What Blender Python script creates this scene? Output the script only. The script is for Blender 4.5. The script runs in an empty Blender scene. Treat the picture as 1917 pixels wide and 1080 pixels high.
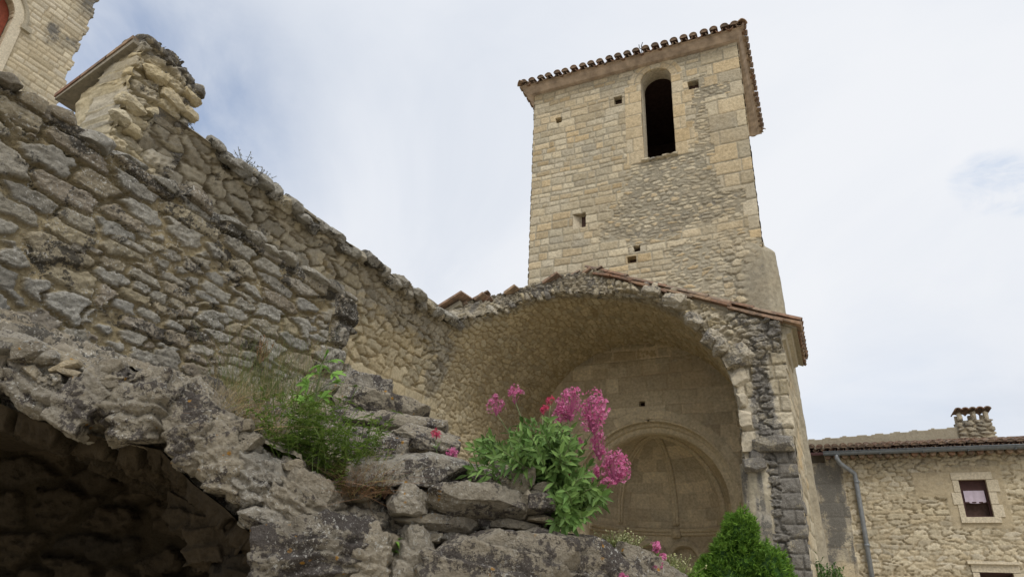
import bpy, math, random
import numpy as np
from mathutils import Matrix, Vector

# ------------------------------------------------------------------ camera
SC = bpy.context.scene
C = SC.collection
F = 1265.0
YAW, PIT, ROL = [math.radians(a) for a in (25.3, 24.3, 2.6)]
fw = np.array([-math.sin(YAW)*math.cos(PIT), math.cos(YAW)*math.cos(PIT), math.sin(PIT)])
r0 = np.array([math.cos(YAW), math.sin(YAW), 0.0]); u0 = np.cross(r0, fw)
RT = r0*math.cos(ROL)+u0*math.sin(ROL); UP = -r0*math.sin(ROL)+u0*math.cos(ROL)
EYE = np.array([0, 0, 1.6])
cam_data = bpy.data.cameras.new('camera'); cam = bpy.data.objects.new('camera', cam_data); C.objects.link(cam)
cam.matrix_world = Matrix(((RT[0], UP[0], -fw[0], EYE[0]), (RT[1], UP[1], -fw[1], EYE[1]), (RT[2], UP[2], -fw[2], EYE[2]), (0, 0, 0, 1)))
cam_data.sensor_width = 36.0; cam_data.lens = 36.0*F/1917.0
cam_data.clip_start = 0.05; cam_data.clip_end = 3000
SC.camera = cam
SC.view_settings.view_transform = 'Standard'; SC.view_settings.look = 'None'
SC.view_settings.exposure = 0.50; SC.view_settings.gamma = 1.0
SC.render.engine = 'CYCLES'
SC.cycles.use_denoising = True
SC.cycles.max_bounces = 6; SC.cycles.diffuse_bounces = 4

# ------------------------------------------------------------------ world and sun
SUN_EL, SUN_AZ = math.radians(52), math.radians(146)       # azimuth clockwise from +Y: behind the viewer, a little to the right
W = bpy.data.worlds.new('World'); SC.world = W; W.use_nodes = True
wt = W.node_tree; wt.nodes.clear(); wl = wt.links.new
def wn(t, **k):
    n = wt.nodes.new(t)
    for a, b in k.items(): setattr(n, a, b)
    return n
sky = wn('ShaderNodeTexSky', sky_type='NISHITA', sun_disc=False, sun_elevation=SUN_EL, sun_rotation=SUN_AZ, air_density=1.0, dust_density=1.5)
bg1 = wn('ShaderNodeBackground'); bg1.inputs['Strength'].default_value = 0.135; wl(sky.outputs[0], bg1.inputs['Color'])
tc = wn('ShaderNodeTexCoord'); sep = wn('ShaderNodeSeparateXYZ'); wl(tc.outputs['Generated'], sep.inputs[0])
zz = wn('ShaderNodeMath', operation='MAXIMUM'); wl(sep.outputs[2], zz.inputs[0]); zz.inputs[1].default_value = 0.0
za = wn('ShaderNodeMath', operation='ADD'); wl(zz.outputs[0], za.inputs[0]); za.inputs[1].default_value = 0.35
dv = wn('ShaderNodeVectorMath', operation='DIVIDE'); wl(tc.outputs['Generated'], dv.inputs[0]); wl(za.outputs[0], dv.inputs[1])
def wnoise(scale, detail, rough, dist, off=(0, 0, 0)):
    m = wn('ShaderNodeMapping'); m.inputs['Location'].default_value = off; wl(dv.outputs[0], m.inputs[0])
    n = wn('ShaderNodeTexNoise'); n.inputs['Scale'].default_value = scale; n.inputs['Detail'].default_value = detail
    n.inputs['Roughness'].default_value = rough; n.inputs['Distortion'].default_value = dist; wl(m.outputs[0], n.inputs['Vector']); return n
def wramp(src, stops):
    r = wn('ShaderNodeValToRGB'); e = r.color_ramp.elements
    while len(e) < len(stops): e.new(0.5)
    for k, (p, c) in enumerate(stops): e[k].position = p; e[k].color = (*c, 1) if len(c) == 3 else c
    wl(src, r.inputs[0]); return r
def wdir(x, y, lo, hi):                                   # a soft patch of sky round one direction
    d = fw+RT*(x-958.5)/F-UP*(y-540)/F; d = d/np.linalg.norm(d)
    n = wn('ShaderNodeVectorMath', operation='DOT_PRODUCT'); wl(tc.outputs['Generated'], n.inputs[0]); n.inputs[1].default_value = tuple(d)
    m = wn('ShaderNodeMapRange', interpolation_type='SMOOTHSTEP'); wl(n.outputs['Value'], m.inputs[0])
    m.inputs[1].default_value = lo; m.inputs[2].default_value = hi; return m
n1 = wnoise(1.3, 7, 0.55, 0.6); n2 = wnoise(2.6, 6, 0.6, 1.2, (3, 1, 0))
cl = wramp(n1.outputs['Fac'], [(0.28, (0.68, 0.735, 0.83)), (0.48, (0.82, 0.855, 0.92)), (0.66, (0.90, 0.92, 0.96))])
bg2 = wn('ShaderNodeBackground'); bg2.inputs['Strength'].default_value = 0.69; wl(cl.outputs[0], bg2.inputs['Color'])
def wmath(op, a, b):
    n = wn('ShaderNodeMath', operation=op)
    for i, s in enumerate((a, b)):
        if isinstance(s, (int, float)): n.inputs[i].default_value = s
        else: wl(s, n.inputs[i])
    return n.outputs[0]
p1 = wdir(150, 170, 0.955, 1.0); p2 = wdir(400, 270, 0.975, 1.0); p3 = wdir(1640, 770, 0.985, 1.0)
pat = wmath('ADD', wmath('ADD', wmath('MULTIPLY', p1.outputs[0], 0.85), wmath('MULTIPLY', p2.outputs[0], 0.22)), wmath('MULTIPLY', p3.outputs[0], 0.15))
brk = wramp(n2.outputs['Fac'], [(0.25, (0.15, 0.15, 0.15)), (0.75, (1, 1, 1))])
blue = wmath('MULTIPLY', pat, brk.outputs[0])
blue = wmath('MINIMUM', blue, 0.8)
ms = wn('ShaderNodeMixShader'); wl(blue, ms.inputs[0]); wl(bg2.outputs[0], ms.inputs[1]); wl(bg1.outputs[0], ms.inputs[2])
# small grey wisps of cloud
bg3 = wn('ShaderNodeBackground'); bg3.inputs['Color'].default_value = (0.44, 0.50, 0.60, 1); bg3.inputs['Strength'].default_value = 1.0
n3 = wnoise(7, 6, 0.65, 0.5, (1, 4, 0)); wt.nodes[-2].inputs['Scale'].default_value = (1.0, 1.0, 6.0)
wisp = 0.0
for wx_, wy_, r_ in ((1815, 342, .9997), (1845, 326, .9996), (1880, 322, .9996), (1915, 328, .9997), (1838, 376, .9998), (1870, 370, .9997), (1905, 374, .9998)):
    wisp = wmath('MAXIMUM', wisp, wdir(wx_, wy_, r_-0.0001, 1.0).outputs[0])
wisp = wmath('MULTIPLY', wmath('MULTIPLY', wisp, wramp(n3.outputs['Fac'], [(0.36, (0, 0, 0)), (0.58, (1, 1, 1))]).outputs[0]), 0.85)
ms2 = wn('ShaderNodeMixShader'); wl(wisp, ms2.inputs[0]); wl(ms.outputs[0], ms2.inputs[1]); wl(bg3.outputs[0], ms2.inputs[2])
wo = wn('ShaderNodeOutputWorld'); wl(ms2.outputs[0], wo.inputs[0])

sd = bpy.data.lights.new('sun', 'SUN'); sd.energy = 1.5; sd.angle = math.radians(28); sd.color = (1.0, 0.95, 0.86)
so = bpy.data.objects.new('sun', sd); C.objects.link(so)
sdir = Vector((math.sin(SUN_AZ)*math.cos(SUN_EL), math.cos(SUN_AZ)*math.cos(SUN_EL), math.sin(SUN_EL)))
so.rotation_euler = sdir.to_track_quat('Z', 'Y').to_euler()

# ------------------------------------------------------------------ measuring
def ray(x, y): return fw+RT*(x-958.5)/F-UP*(y-540)/F
def at(x, y, d): return EYE+ray(x, y)*d                    # point at a distance along the view axis
def on_y(x, y, Y): d = ray(x, y); return EYE+d*(Y/d[1])
def on_x(x, y, X): d = ray(x, y); return EYE+d*(X/d[0])

# ------------------------------------------------------------------ numpy noise
def hsh(i, j, s):
    i = np.asarray(i).astype(np.int64); j = np.asarray(j).astype(np.int64)
    n = (i*374761393+j*668265263+int(s)*974711+1013) & 0xffffffff
    n = ((n ^ (n >> 13))*1274126177) & 0xffffffff
    n = ((n ^ (n >> 16))*2246822519) & 0xffffffff
    return ((n ^ (n >> 15)) & 0xffffff)/float(0x1000000)
def sst(a, b, x):
    t = np.clip((x-a)/(b-a), 0, 1); return t*t*(3-2*t)
def vn(x, y, s):
    i = np.floor(x); j = np.floor(y); fx = x-i; fy = y-j
    fx = fx*fx*(3-2*fx); fy = fy*fy*(3-2*fy)
    a = hsh(i, j, s); b = hsh(i+1, j, s); c = hsh(i, j+1, s); d = hsh(i+1, j+1, s)
    return (a*(1-fx)+b*fx)*(1-fy)+(c*(1-fx)+d*fx)*fy
def fbm(x, y, s, o=4, g=0.5):
    t = 0; a = 1; n = 0
    for k in range(o):
        t = t+a*vn(x, y, s+k*17); n += a; a *= g; x = x*2.03+5.1; y = y*2.03+1.7
    return t/n
def vn3(p, s):
    i = np.floor(p); f = p-i; f = f*f*(3-2*f); r = 0
    for dz in (0, 1):
        for dy in (0, 1):
            for dx in (0, 1):
                w = (f[:, 0] if dx else 1-f[:, 0])*(f[:, 1] if dy else 1-f[:, 1])*(f[:, 2] if dz else 1-f[:, 2])
                r = r+w*hsh(i[:, 0]+dx+(i[:, 2]+dz)*131, i[:, 1]+dy, s)
    return r
def fbm3(p, s, o=4):
    t = 0; a = 1; n = 0
    for k in range(o):
        t = t+a*vn3(p, s+k*31); n += a; a *= 0.5; p = p*2.03+3.3
    return t/n

# masonry layouts: height, stone random 1, stone random 2, joint mask
def rubble(u, v, sx, sy, s, depth=0.03, gap=0.14, wav=0.35, jit=0.75, p=3.0, rough=1.0, flat=0.5, crev=0.0):
    U = u/sx+0.5*(fbm(u/sx*1.5, v/sy*1.5, s+1, 3)-0.5)
    V = v/sy+wav*2*(fbm(u/sx*0.45, v/sy*0.45, s+2, 2)-0.5)+0.30*(fbm(u/sx*2.2, v/sy*1.6, s+3, 2)-0.5)+0.16*(fbm(u/sx*9, v/sy*6, s+4, 3)-0.5)
    U = U+0.07*(fbm(u/sx*8, v/sy*7, s+5, 3)-0.5)
    j0 = np.floor(V); F1 = np.full(u.shape, 9.0); F2 = F1.copy()
    r1 = np.zeros(u.shape); r2 = r1.copy(); r3 = r1.copy(); tx = r1.copy(); ty = r1.copy()
    for dj in (-1, 0, 1):
        j = j0+dj; sc = 0.75+0.6*hsh(j, j*0, s+11); Uj = U*sc; off = 0.5*(j % 2)+hsh(j, j*0, s+7)
        i0 = np.floor(Uj-off)
        for di in (-1, 0, 1):
            i = i0+di
            cx = i+0.5+off+jit*(hsh(i, j, s+21)-0.5); cy = j+0.5+jit*0.6*(hsh(i, j, s+22)-0.5)
            wx = 0.75+0.55*hsh(i, j, s+23); wy = 0.8+0.45*hsh(i, j, s+24)
            dx = (Uj-cx)/wx; dy = (V-cy)/wy
            d = (np.abs(dx)**p+np.abs(dy)**p)**(1/p)
            near = d < F1
            F2 = np.where(near, F1, np.minimum(F2, d)); F1 = np.where(near, d, F1)
            r1 = np.where(near, hsh(i, j, s+31), r1); r2 = np.where(near, hsh(i, j, s+32), r2); r3 = np.where(near, hsh(i, j, s+33), r3)
            tx = np.where(near, dx, tx); ty = np.where(near, dy, ty)
    e = F2-F1
    jt = sst(gap*0.55, gap*0.82, e)
    dome = sst(0, 0.5, e)
    h = depth*(jt*(0.35+0.5*r3)+(1-flat)*dome*0.6+jt*0.5*((r1-0.5)*tx+(r2-0.5)*ty))
    h = h+depth*rough*jt*(0.30*(fbm(u/sx*3.2, v/sy*2.8, s+41, 5, 0.6)-0.5)-0.75*np.abs(fbm(u/sx*4.5, v/sy*4, s+43, 4, 0.6)-0.5)+0.1)
    if crev: h = h-crev*depth*sst(gap*0.5, gap*0.15, e)*sst(0.42, 0.58, fbm(u/sx*1.1, v/sy*0.8, s+51, 3))
    h = h+depth*0.3*(1-jt)*(fbm(u/sx*6, v/sy*6, s+42, 3)-0.5)
    return h, r1, r2, jt
def ashlar(u, v, hr, wr, s, gap=0.016, depth=0.012, warp=0.02, v0=-1.0, v1=16.0, rough=1.0):
    rg = np.random.RandomState(s); e = [v0]
    while e[-1] < v1: e.append(e[-1]+rg.uniform(*hr))
    e = np.array(e); nr = len(e)-1
    vv = v+warp*2*(fbm(u*1.2, v*1.2, s+1, 2)-0.5)+warp*0.8*(fbm(u*9, v*9, s+2, 2)-0.5)
    uu = u+warp*0.8*(fbm(u*9, v*9, s+3, 2)-0.5)
    r = np.clip(np.searchsorted(e, vv)-1, 0, nr-1)
    w = rg.uniform(wr[0], wr[1], nr)[r]; o = rg.uniform(0, 10, nr)[r]
    U = uu/w+o; i = np.floor(U)
    bl = lambda k: k+0.55*(hsh(k, r, s+5)-0.5)
    i = np.where(U < bl(i), i-1, i); i = np.where(U >= bl(i+1), i+1, i)
    du = np.minimum(U-bl(i), bl(i+1)-U)*w; dvv = np.minimum(vv-e[r], e[r+1]-vv)
    ed = np.minimum(du, dvv)
    r1 = hsh(i, r, s+8); r2 = hsh(i, r, s+9); r3 = hsh(i, r, s+10)
    g = gap*(0.6+0.8*fbm(u*3, v*3, s+13, 2))
    jt = sst(g*0.3, g, ed)
    h = depth*(jt*(0.5+0.5*r3)+0.25*sst(0, 0.06, ed))+depth*rough*0.8*jt*(fbm(u*16, v*16, s+12, 4)-0.5)
    return h, r1, r2, jt
def mixl(a, b, m): return tuple(x*(1-m)+y*m for x, y in zip(a, b))
def hard(a, b, m): return tuple(np.where(m > 0.5, y, x) for x, y in zip(a, b))

# ------------------------------------------------------------------ objects
def tag(o, label=None, cat=None, group=None, kind=None):
    if label: o['label'] = label
    if cat: o['category'] = cat
    if group: o['group'] = group
    if kind: o['kind'] = kind
    return o
def thing(name, loc, label, cat, group=None):
    o = bpy.data.objects.new(name, None); C.objects.link(o); o.location = loc; o.empty_display_size = 0.2
    bpy.context.view_layer.update()
    return tag(o, label, cat, group)
def link(name, me, mat, parent):
    o = bpy.data.objects.new(name, me); C.objects.link(o)
    if mat: me.materials.append(mat)
    if parent is not None:
        o.parent = parent
        o.matrix_parent_inverse = Matrix.Translation(-parent.location)
    return o
def raw_mesh(name, V, L, starts, tots, tint, smooth):
    me = bpy.data.meshes.new(name)
    me.vertices.add(len(V)); me.vertices.foreach_set('co', np.ascontiguousarray(V, dtype=np.float32).ravel())
    me.loops.add(len(L)); me.loops.foreach_set('vertex_index', np.asarray(L, dtype=np.int32))
    me.polygons.add(len(starts)); me.polygons.foreach_set('loop_start', np.asarray(starts, dtype=np.int32))
    me.polygons.foreach_set('loop_total', np.asarray(tots, dtype=np.int32))
    me.polygons.foreach_set('use_smooth', np.full(len(starts), bool(smooth)))
    at_ = me.attributes.new('tint', 'FLOAT_COLOR', 'POINT'); at_.data.foreach_set('color', np.ascontiguousarray(tint, dtype=np.float32).ravel())
    me.update(calc_edges=True); me.validate(); return me

def panel(name, mat, parent, pos, u0, u1, v0, v1, res, hf, keep=None, rim=None, flip=False):
    """a masonry face as a relief grid; rim = vector field that carries its broken border back into the wall"""
    ru, rv = res if isinstance(res, tuple) else (res, res)
    nu = max(2, int(abs(u1-u0)/ru)); nv = max(2, int(abs(v1-v0)/rv))
    u, v = np.meshgrid(np.linspace(u0, u1, nu+1), np.linspace(v0, v1, nv+1))
    u = u.ravel(); v = v.ravel()
    out = hf(u, v); h, r1, r2, jt = out[:4]; wx = out[4] if len(out) > 4 else np.zeros_like(u)
    P, N = pos(u, v)
    V = P+N*h[:, None]
    T = np.stack([r1, r2, jt, wx], 1)
    idx = np.arange((nu+1)*(nv+1)).reshape(nv+1, nu+1)
    q = np.stack([idx[:-1, :-1], idx[:-1, 1:], idx[1:, 1:], idx[1:, :-1]], -1).reshape(-1, 4)
    if keep is not None:
        k = keep(u, v); q = q[k[q].all(1)]
    if flip: q = q[:, ::-1]
    if rim is not None:
        e = np.concatenate([q[:, [0, 1]], q[:, [1, 2]], q[:, [2, 3]], q[:, [3, 0]]])
        key = np.minimum(e[:, 0], e[:, 1])*10**7+np.maximum(e[:, 0], e[:, 1])
        un, inv, ct = np.unique(key, return_inverse=True, return_counts=True)
        be = e[ct[inv] == 1]
        bv = np.unique(be); mp = np.full(len(V), -1); nb = len(bv)
        rv_ = rim(u[bv], v[bv]); prev = bv; base = V[bv]; steps = 3
        for st in range(1, steps+1):
            new = np.arange(nb)+len(V)
            nz = (np.stack([fbm(base[:, 0]*7+st*3.1, base[:, 2]*7+base[:, 1]*5, 77+k, 3) for k in range(3)], 1)-0.5)*0.05
            V = np.concatenate([V, base+rv_*(st/steps)+nz]); T = np.concatenate([T, T[bv]])
            mp[:] = -1 if st == 1 else mp
            m1 = np.full(bv.max()+1, 0); m1[bv] = prev; m2 = np.full(bv.max()+1, 0); m2[bv] = new
            q = np.concatenate([q, np.stack([m1[be[:, 1]], m1[be[:, 0]], m2[be[:, 0]], m2[be[:, 1]]], 1)])
            prev = new
    used = np.unique(q); rm = np.full(len(V), -1); rm[used] = np.arange(len(used))
    V = V[used]; T = T[used]; q = rm[q]
    me = raw_mesh(name, V, q.ravel(), np.arange(len(q))*4, np.full(len(q), 4), T, True)
    return link(name, me, mat, parent)

class MB:
    """collects shapes, links them as one mesh object"""
    def __init__(s): s.V = []; s.F = []; s.T = []; s.n = 0
    def add(s, V, Fc, t=(0.5, 0.5, 1, 0)):
        V = np.asarray(V, float); t = np.asarray(t, float)
        s.V.append(V); s.T.append(np.broadcast_to(t, (len(V), 4)) if t.ndim == 1 else t)
        s.F += [tuple(i+s.n for i in f) for f in Fc]; s.n += len(V)
    def box(s, a, b, t=(0.5, 0.5, 1, 0), M=None):
        x0, y0, z0 = a; x1, y1, z1 = b
        V = np.array([(x0, y0, z0), (x1, y0, z0), (x1, y1, z0), (x0, y1, z0), (x0, y0, z1), (x1, y0, z1), (x1, y1, z1), (x0, y1, z1)], float)
        if M is not None: V = M(V)
        s.add(V, [(0, 3, 2, 1), (4, 5, 6, 7), (0, 1, 5, 4), (1, 2, 6, 5), (2, 3, 7, 6), (3, 0, 4, 7)], t)
    def prism(s, poly, off, t=(0.5, 0.5, 1, 0)):              # 3-D outline pushed along off
        p = np.asarray(poly, float); n = len(p); V = np.concatenate([p, p+np.asarray(off, float)])
        s.add(V, [tuple(range(n))[::-1], tuple(range(n, 2*n))]+[(i, (i+1) % n, n+(i+1) % n, n+i) for i in range(n)], t)
    def tube(s, path, rad, k=8, t=(0.5, 0.5, 1, 0), cap=True):
        p = np.asarray(path, float); n = len(p); rad = np.broadcast_to(np.asarray(rad, float), (n,)); V = []
        tg = np.gradient(p, axis=0); tg /= np.linalg.norm(tg, axis=1)[:, None]+1e-9
        a = np.array([0, 0, 1.0]) if abs(tg[0][2]) < 0.9 else np.array([1.0, 0, 0])
        for i in range(n):
            x = np.cross(tg[i], a); x /= np.linalg.norm(x)+1e-9; y = np.cross(tg[i], x)
            for j in range(k):
                w = 2*math.pi*j/k; V.append(p[i]+rad[i]*(x*math.cos(w)+y*math.sin(w)))
        Fc = [(i*k+j, i*k+(j+1) % k, (i+1)*k+(j+1) % k, (i+1)*k+j) for i in range(n-1) for j in range(k)]
        if cap: Fc += [tuple(range(k))[::-1], tuple(range((n-1)*k, n*k))]
        s.add(V, Fc, t)
    def build(s, name, mat, parent=None, smooth=False):
        V = np.concatenate(s.V); T = np.concatenate(s.T)
        tots = np.array([len(f) for f in s.F]); L = np.concatenate([np.array(f) for f in s.F])
        me = raw_mesh(name, V, L, np.concatenate([[0], np.cumsum(tots)[:-1]]), tots, T, smooth)
        return link(name, me, mat, parent)

def _cube_sphere(n):
    g = np.linspace(-1, 1, n+1); V = []; Fc = []; k = 0
    for ax in range(3):
        for sg in (-1, 1):
            a, b = np.meshgrid(g, g); P = np.zeros(((n+1)**2, 3)); P[:, ax] = sg
            P[:, (ax+1) % 3] = a.ravel(); P[:, (ax+2) % 3] = b.ravel()*sg
            V.append(P); idx = np.arange((n+1)**2).reshape(n+1, n+1)+k
            Fc.append(np.stack([idx[:-1, :-1], idx[:-1, 1:], idx[1:, 1:], idx[1:, :-1]], -1).reshape(-1, 4)); k += (n+1)**2
    V = np.concatenate(V); Fc = np.concatenate(Fc)
    key = np.round(V*1000).astype(int); _, i, inv = np.unique(key, axis=0, return_index=True, return_inverse=True)
    return V[i], inv.ravel()[Fc]
CS = {n: _cube_sphere(n) for n in (6, 12, 20, 32, 48)}
def rock_geo(c, size, axes, seed, n=20, boxy=0.72, rough=0.10, chips=7, strata=(0.0, 4.0)):
    """an angular lump of stone: rounded box cut by random planes and roughened"""
    V, Fc = CS[n]; rg = np.random.RandomState(seed)
    S = V/np.linalg.norm(V, axis=1)[:, None]; P = V*boxy+S*(1-boxy)*1.15
    for k in range(chips+8):
        d = rg.normal(size=3); d /= np.linalg.norm(d); lim = rg.uniform(0.80, 1.05) if k < chips else rg.uniform(0.97, 1.22)
        ov = np.clip(P@d-lim, 0, None); P = P-ov[:, None]*d*0.92
    sz = np.asarray(size, float)/2; Q = P*sz
    sc = 1.0/np.max(sz)
    nz = fbm3(Q*sc*1.6+seed*1.37, seed, 5)-0.5; n2 = np.abs(fbm3(Q*sc*4.5+seed*2.1, seed+5, 4)-0.5)
    st = np.sin((Q[:, 2]*sc*9)+6*fbm3(Q*sc*1.2+3, seed+9, 2))*0.018      # bedding
    nrm = S*np.array([1/sz[0], 1/sz[1], 1/sz[2]]); nrm /= np.linalg.norm(nrm, axis=1)[:, None]
    n3_ = np.abs(fbm3(Q*sc*9+seed*0.7, seed+15, 4)-0.5); sw = (Q[:, 2]*sc*strata[1]+Q[:, 0]*sc*0.5+2.2*fbm3(Q*sc*1.5+seed, seed+21, 3)) % 1.0; sw = np.where(sw < 0.85, sw/0.85, (1-sw)/0.15)-0.5
    Q = Q+nrm*(sw*strata[0]*np.min(sz)*(np.abs(S[:, 2]) < 0.85))[:, None]
    Q = Q+nrm*((nz*rough*2.2-n2*rough*1.5-n3_*rough*0.8+st*0.8)*np.min(sz)*1.25)[:, None]
    A = np.asarray(axes, float)
    return np.asarray(c)+Q@A, Fc
def rock(mb, c, size, axes, seed, t=None, **k):
    V, Fc = rock_geo(c, size, axes, seed, **k); rg = np.random.RandomState(seed+99)
    mb.add(V, Fc, t if t is not None else (rg.rand(), rg.rand(), 1, rg.rand()))
def rot_axes(a, b, ang):                                    # turn a towards b
    c, s = math.cos(ang), math.sin(ang); return a*c+b*s, -a*s+b*c

# ------------------------------------------------------------------ materials
class NT:
    def __init__(s, name):
        s.m = bpy.data.materials.new(name); s.m.use_nodes = True; s.t = s.m.node_tree; s.t.nodes.clear()
        s.out = s.n('ShaderNodeOutputMaterial'); s.b = s.n('ShaderNodeBsdfPrincipled'); s.l(s.b.outputs[0], s.out.inputs[0])
        s.tc = s.n('ShaderNodeTexCoord'); s.at = s.n('ShaderNodeAttribute', attribute_name='tint')
        s.sp = s.n('ShaderNodeSeparateColor'); s.l(s.at.outputs['Color'], s.sp.inputs[0])
    def n(s, t, **k):
        x = s.t.nodes.new(t)
        for a, b in k.items(): setattr(x, a, b)
        return x
    def l(s, a, b): s.t.links.new(a, b)
    def noise(s, sc, det=4, ro=0.55, di=0.0, stretch=None):
        x = s.n('ShaderNodeTexNoise'); x.inputs['Scale'].default_value = sc; x.inputs['Detail'].default_value = det
        x.inputs['Roughness'].default_value = ro; x.inputs['Distortion'].default_value = di
        src = s.tc.outputs['Object']
        if stretch:
            m = s.n('ShaderNodeMapping'); m.inputs['Scale'].default_value = stretch; s.l(src, m.inputs[0]); src = m.outputs[0]
        s.l(src, x.inputs['Vector']); return x.outputs['Fac']
    def ramp(s, src, stops, interp='LINEAR'):
        r = s.n('ShaderNodeValToRGB'); r.color_ramp.interpolation = interp; e = r.color_ramp.elements
        while len(e) < len(stops): e.new(0.5)
        for k, (p, c) in enumerate(stops):
            e[k].position = p; e[k].color = (c, c, c, 1) if isinstance(c, (int, float)) else (*c, 1)
        s.l(src, r.inputs[0]); return r.outputs[0]
    def math(s, op, a, b=None):
        x = s.n('ShaderNodeMath', operation=op)
        for i, v in enumerate((a, b)):
            if v is None: continue
            if isinstance(v, (int, float)): x.inputs[i].default_value = v
            else: s.l(v, x.inputs[i])
        return x.outputs[0]
    def mix(s, f, a, b, mode='MIX'):
        x = s.n('ShaderNodeMix', data_type='RGBA', blend_type=mode)
        for i, v in ((0, f), (6, a), (7, b)):
            if isinstance(v, (int, float)): x.inputs[i].default_value = v
            elif isinstance(v, tuple): x.inputs[i].default_value = (*v, 1)
            else: s.l(v, x.inputs[i])
        return x.outputs[2]
    def bump(s, hs, strength, dist):
        x = s.n('ShaderNodeBump'); x.inputs['Strength'].default_value = strength; x.inputs['Distance'].default_value = dist
        s.l(hs, x.inputs['Height']); s.l(x.outputs[0], s.b.inputs['Normal'])
    def fin(s, col, rough=0.9, spec=0.2):
        s.l(col, s.b.inputs['Base Color']) if not isinstance(col, tuple) else setattr(s.b.inputs['Base Color'], 'default_value', (*col, 1))
        s.b.inputs['Roughness'].default_value = rough; s.b.inputs['Specular IOR Level'].default_value = spec
        return s.m

def stone(name, cols, mortar, dark=0.3, white=0.25, orange=0.0, wdark=0.9, lsc=1.0, stain=(0.30, 0.24, 0.15), stain_amt=0.35, bump=0.5, grey=(0.25, 0.235, 0.205), grey_amt=0.75, darkcol=(0.045, 0.042, 0.038), bdist=0.02):
    s = NT(name); st = [(k/(len(cols)-1), c) for k, c in enumerate(cols)]
    base = s.ramp(s.sp.outputs[0], st)
    g = s.math('MULTIPLY_ADD', s.sp.outputs[1], 0.42); s.t.nodes[-1].inputs[2].default_value = 0.78
    fine = s.noise(22*lsc, 6, 0.65); grain = s.noise(90*lsc, 4, 0.7)
    base = s.mix(1.0, base, s.ramp(fine, [(0.25, 0.62), (0.75, 1.25)]), 'MULTIPLY')
    gm = s.n('ShaderNodeCombineColor'); [s.l(g, gm.inputs[k]) for k in range(3)]
    base = s.mix(1.0, base, gm.outputs[0], 'MULTIPLY')
    mo = s.mix(1.0, mortar, s.ramp(s.noise(14*lsc, 6, 0.7), [(0.25, 0.55), (0.75, 1.3)]), 'MULTIPLY')
    col = s.mix(s.sp.outputs[2], mo, base)
    col = s.mix(s.math('MULTIPLY', s.ramp(s.noise(0.9, 5, 0.6, 0.5), [(0.42, 0.0), (0.68, 1.0)]), stain_amt), col, stain)
    col = s.mix(s.math('MULTIPLY', s.ramp(s.math('ADD', s.at.outputs['Alpha'], s.math('MULTIPLY', s.math('SUBTRACT', s.noise(5*lsc, 5, 0.65), 0.5), 0.9)), [(0.15, 0.0), (0.75, 1.0)]), grey_amt), col, s.mix(1.0, s.mix(1.0, s.mix(1.0, grey, s.ramp(fine, [(0.25, 0.6), (0.75, 1.3)]), 'MULTIPLY'), gm.outputs[0], 'MULTIPLY'), s.mix(s.sp.outputs[2], (0.62, 0.58, 0.52), s.ramp(s.sp.outputs[0], [(0.0, (0.78, 0.76, 0.74)), (0.35, (1.1, 1.08, 1.04)), (0.65, (0.95, 0.96, 0.98)), (1.0, (1.25, 1.2, 1.08))])), 'MULTIPLY'))
    # dark lichen crust, more of it where the weather mask says so
    ln = s.math('ADD', s.math('MULTIPLY', s.noise(4*lsc, 5, 0.6, 0.2), 0.55), s.math('MULTIPLY', s.noise(24*lsc, 6, 0.75, 0.1), 0.45)); wa = s.math('MULTIPLY', s.at.outputs['Alpha'], wdark)
    th = s.math('ADD', s.math('ADD', ln, s.math('MULTIPLY', wa, 0.22)), (dark-0.5)*0.22)
    lm = s.ramp(th, [(0.55, 0.0), (0.585, 1.0)])
    lm = s.math('MULTIPLY', lm, 0.85)
    col = s.mix(lm, col, s.mix(1.0, darkcol, s.ramp(grain, [(0.3, 0.5), (0.7, 1.9)]), 'MULTIPLY'))
    # pale lichen speckles
    wn_ = s.noise(34*lsc, 5, 0.7, 0.3); wm = s.math('MULTIPLY', s.ramp(wn_, [(0.575, 0.0), (0.605, 1.0)]), white)
    wm = s.math('MULTIPLY', wm, s.ramp(s.noise(1.7*lsc, 5, 0.65), [(0.44, 0.05), (0.56, 1.0)]))
    col = s.mix(wm, col, (0.56, 0.55, 0.51))
    if orange > 0:
        v = s.n('ShaderNodeTexVoronoi'); v.inputs['Scale'].default_value = 9*lsc; s.l(s.tc.outputs['Object'], v.inputs['Vector'])
        dd = s.math('ADD', v.outputs['Distance'], s.math('MULTIPLY', s.noise(40*lsc, 3), 0.25))
        om = s.math('MULTIPLY', s.ramp(dd, [(0.26, 1.0), (0.31, 0.0)]), s.ramp(s.noise(2.3*lsc, 2), [(0.56, 0.0), (0.60, 1.0)]))
        col = s.mix(s.math('MULTIPLY', om, orange), col, (0.42, 0.22, 0.04))
    hh = s.math('ADD', s.math('ADD', s.math('MULTIPLY', fine, 1.0), s.math('MULTIPLY', grain, 0.45)), s.math('MULTIPLY', s.noise(8*lsc, 3, 0.6), 1.4))
    s.bump(hh, bump, bdist)
    return s.fin(col, 0.92, 0.15)

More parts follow.
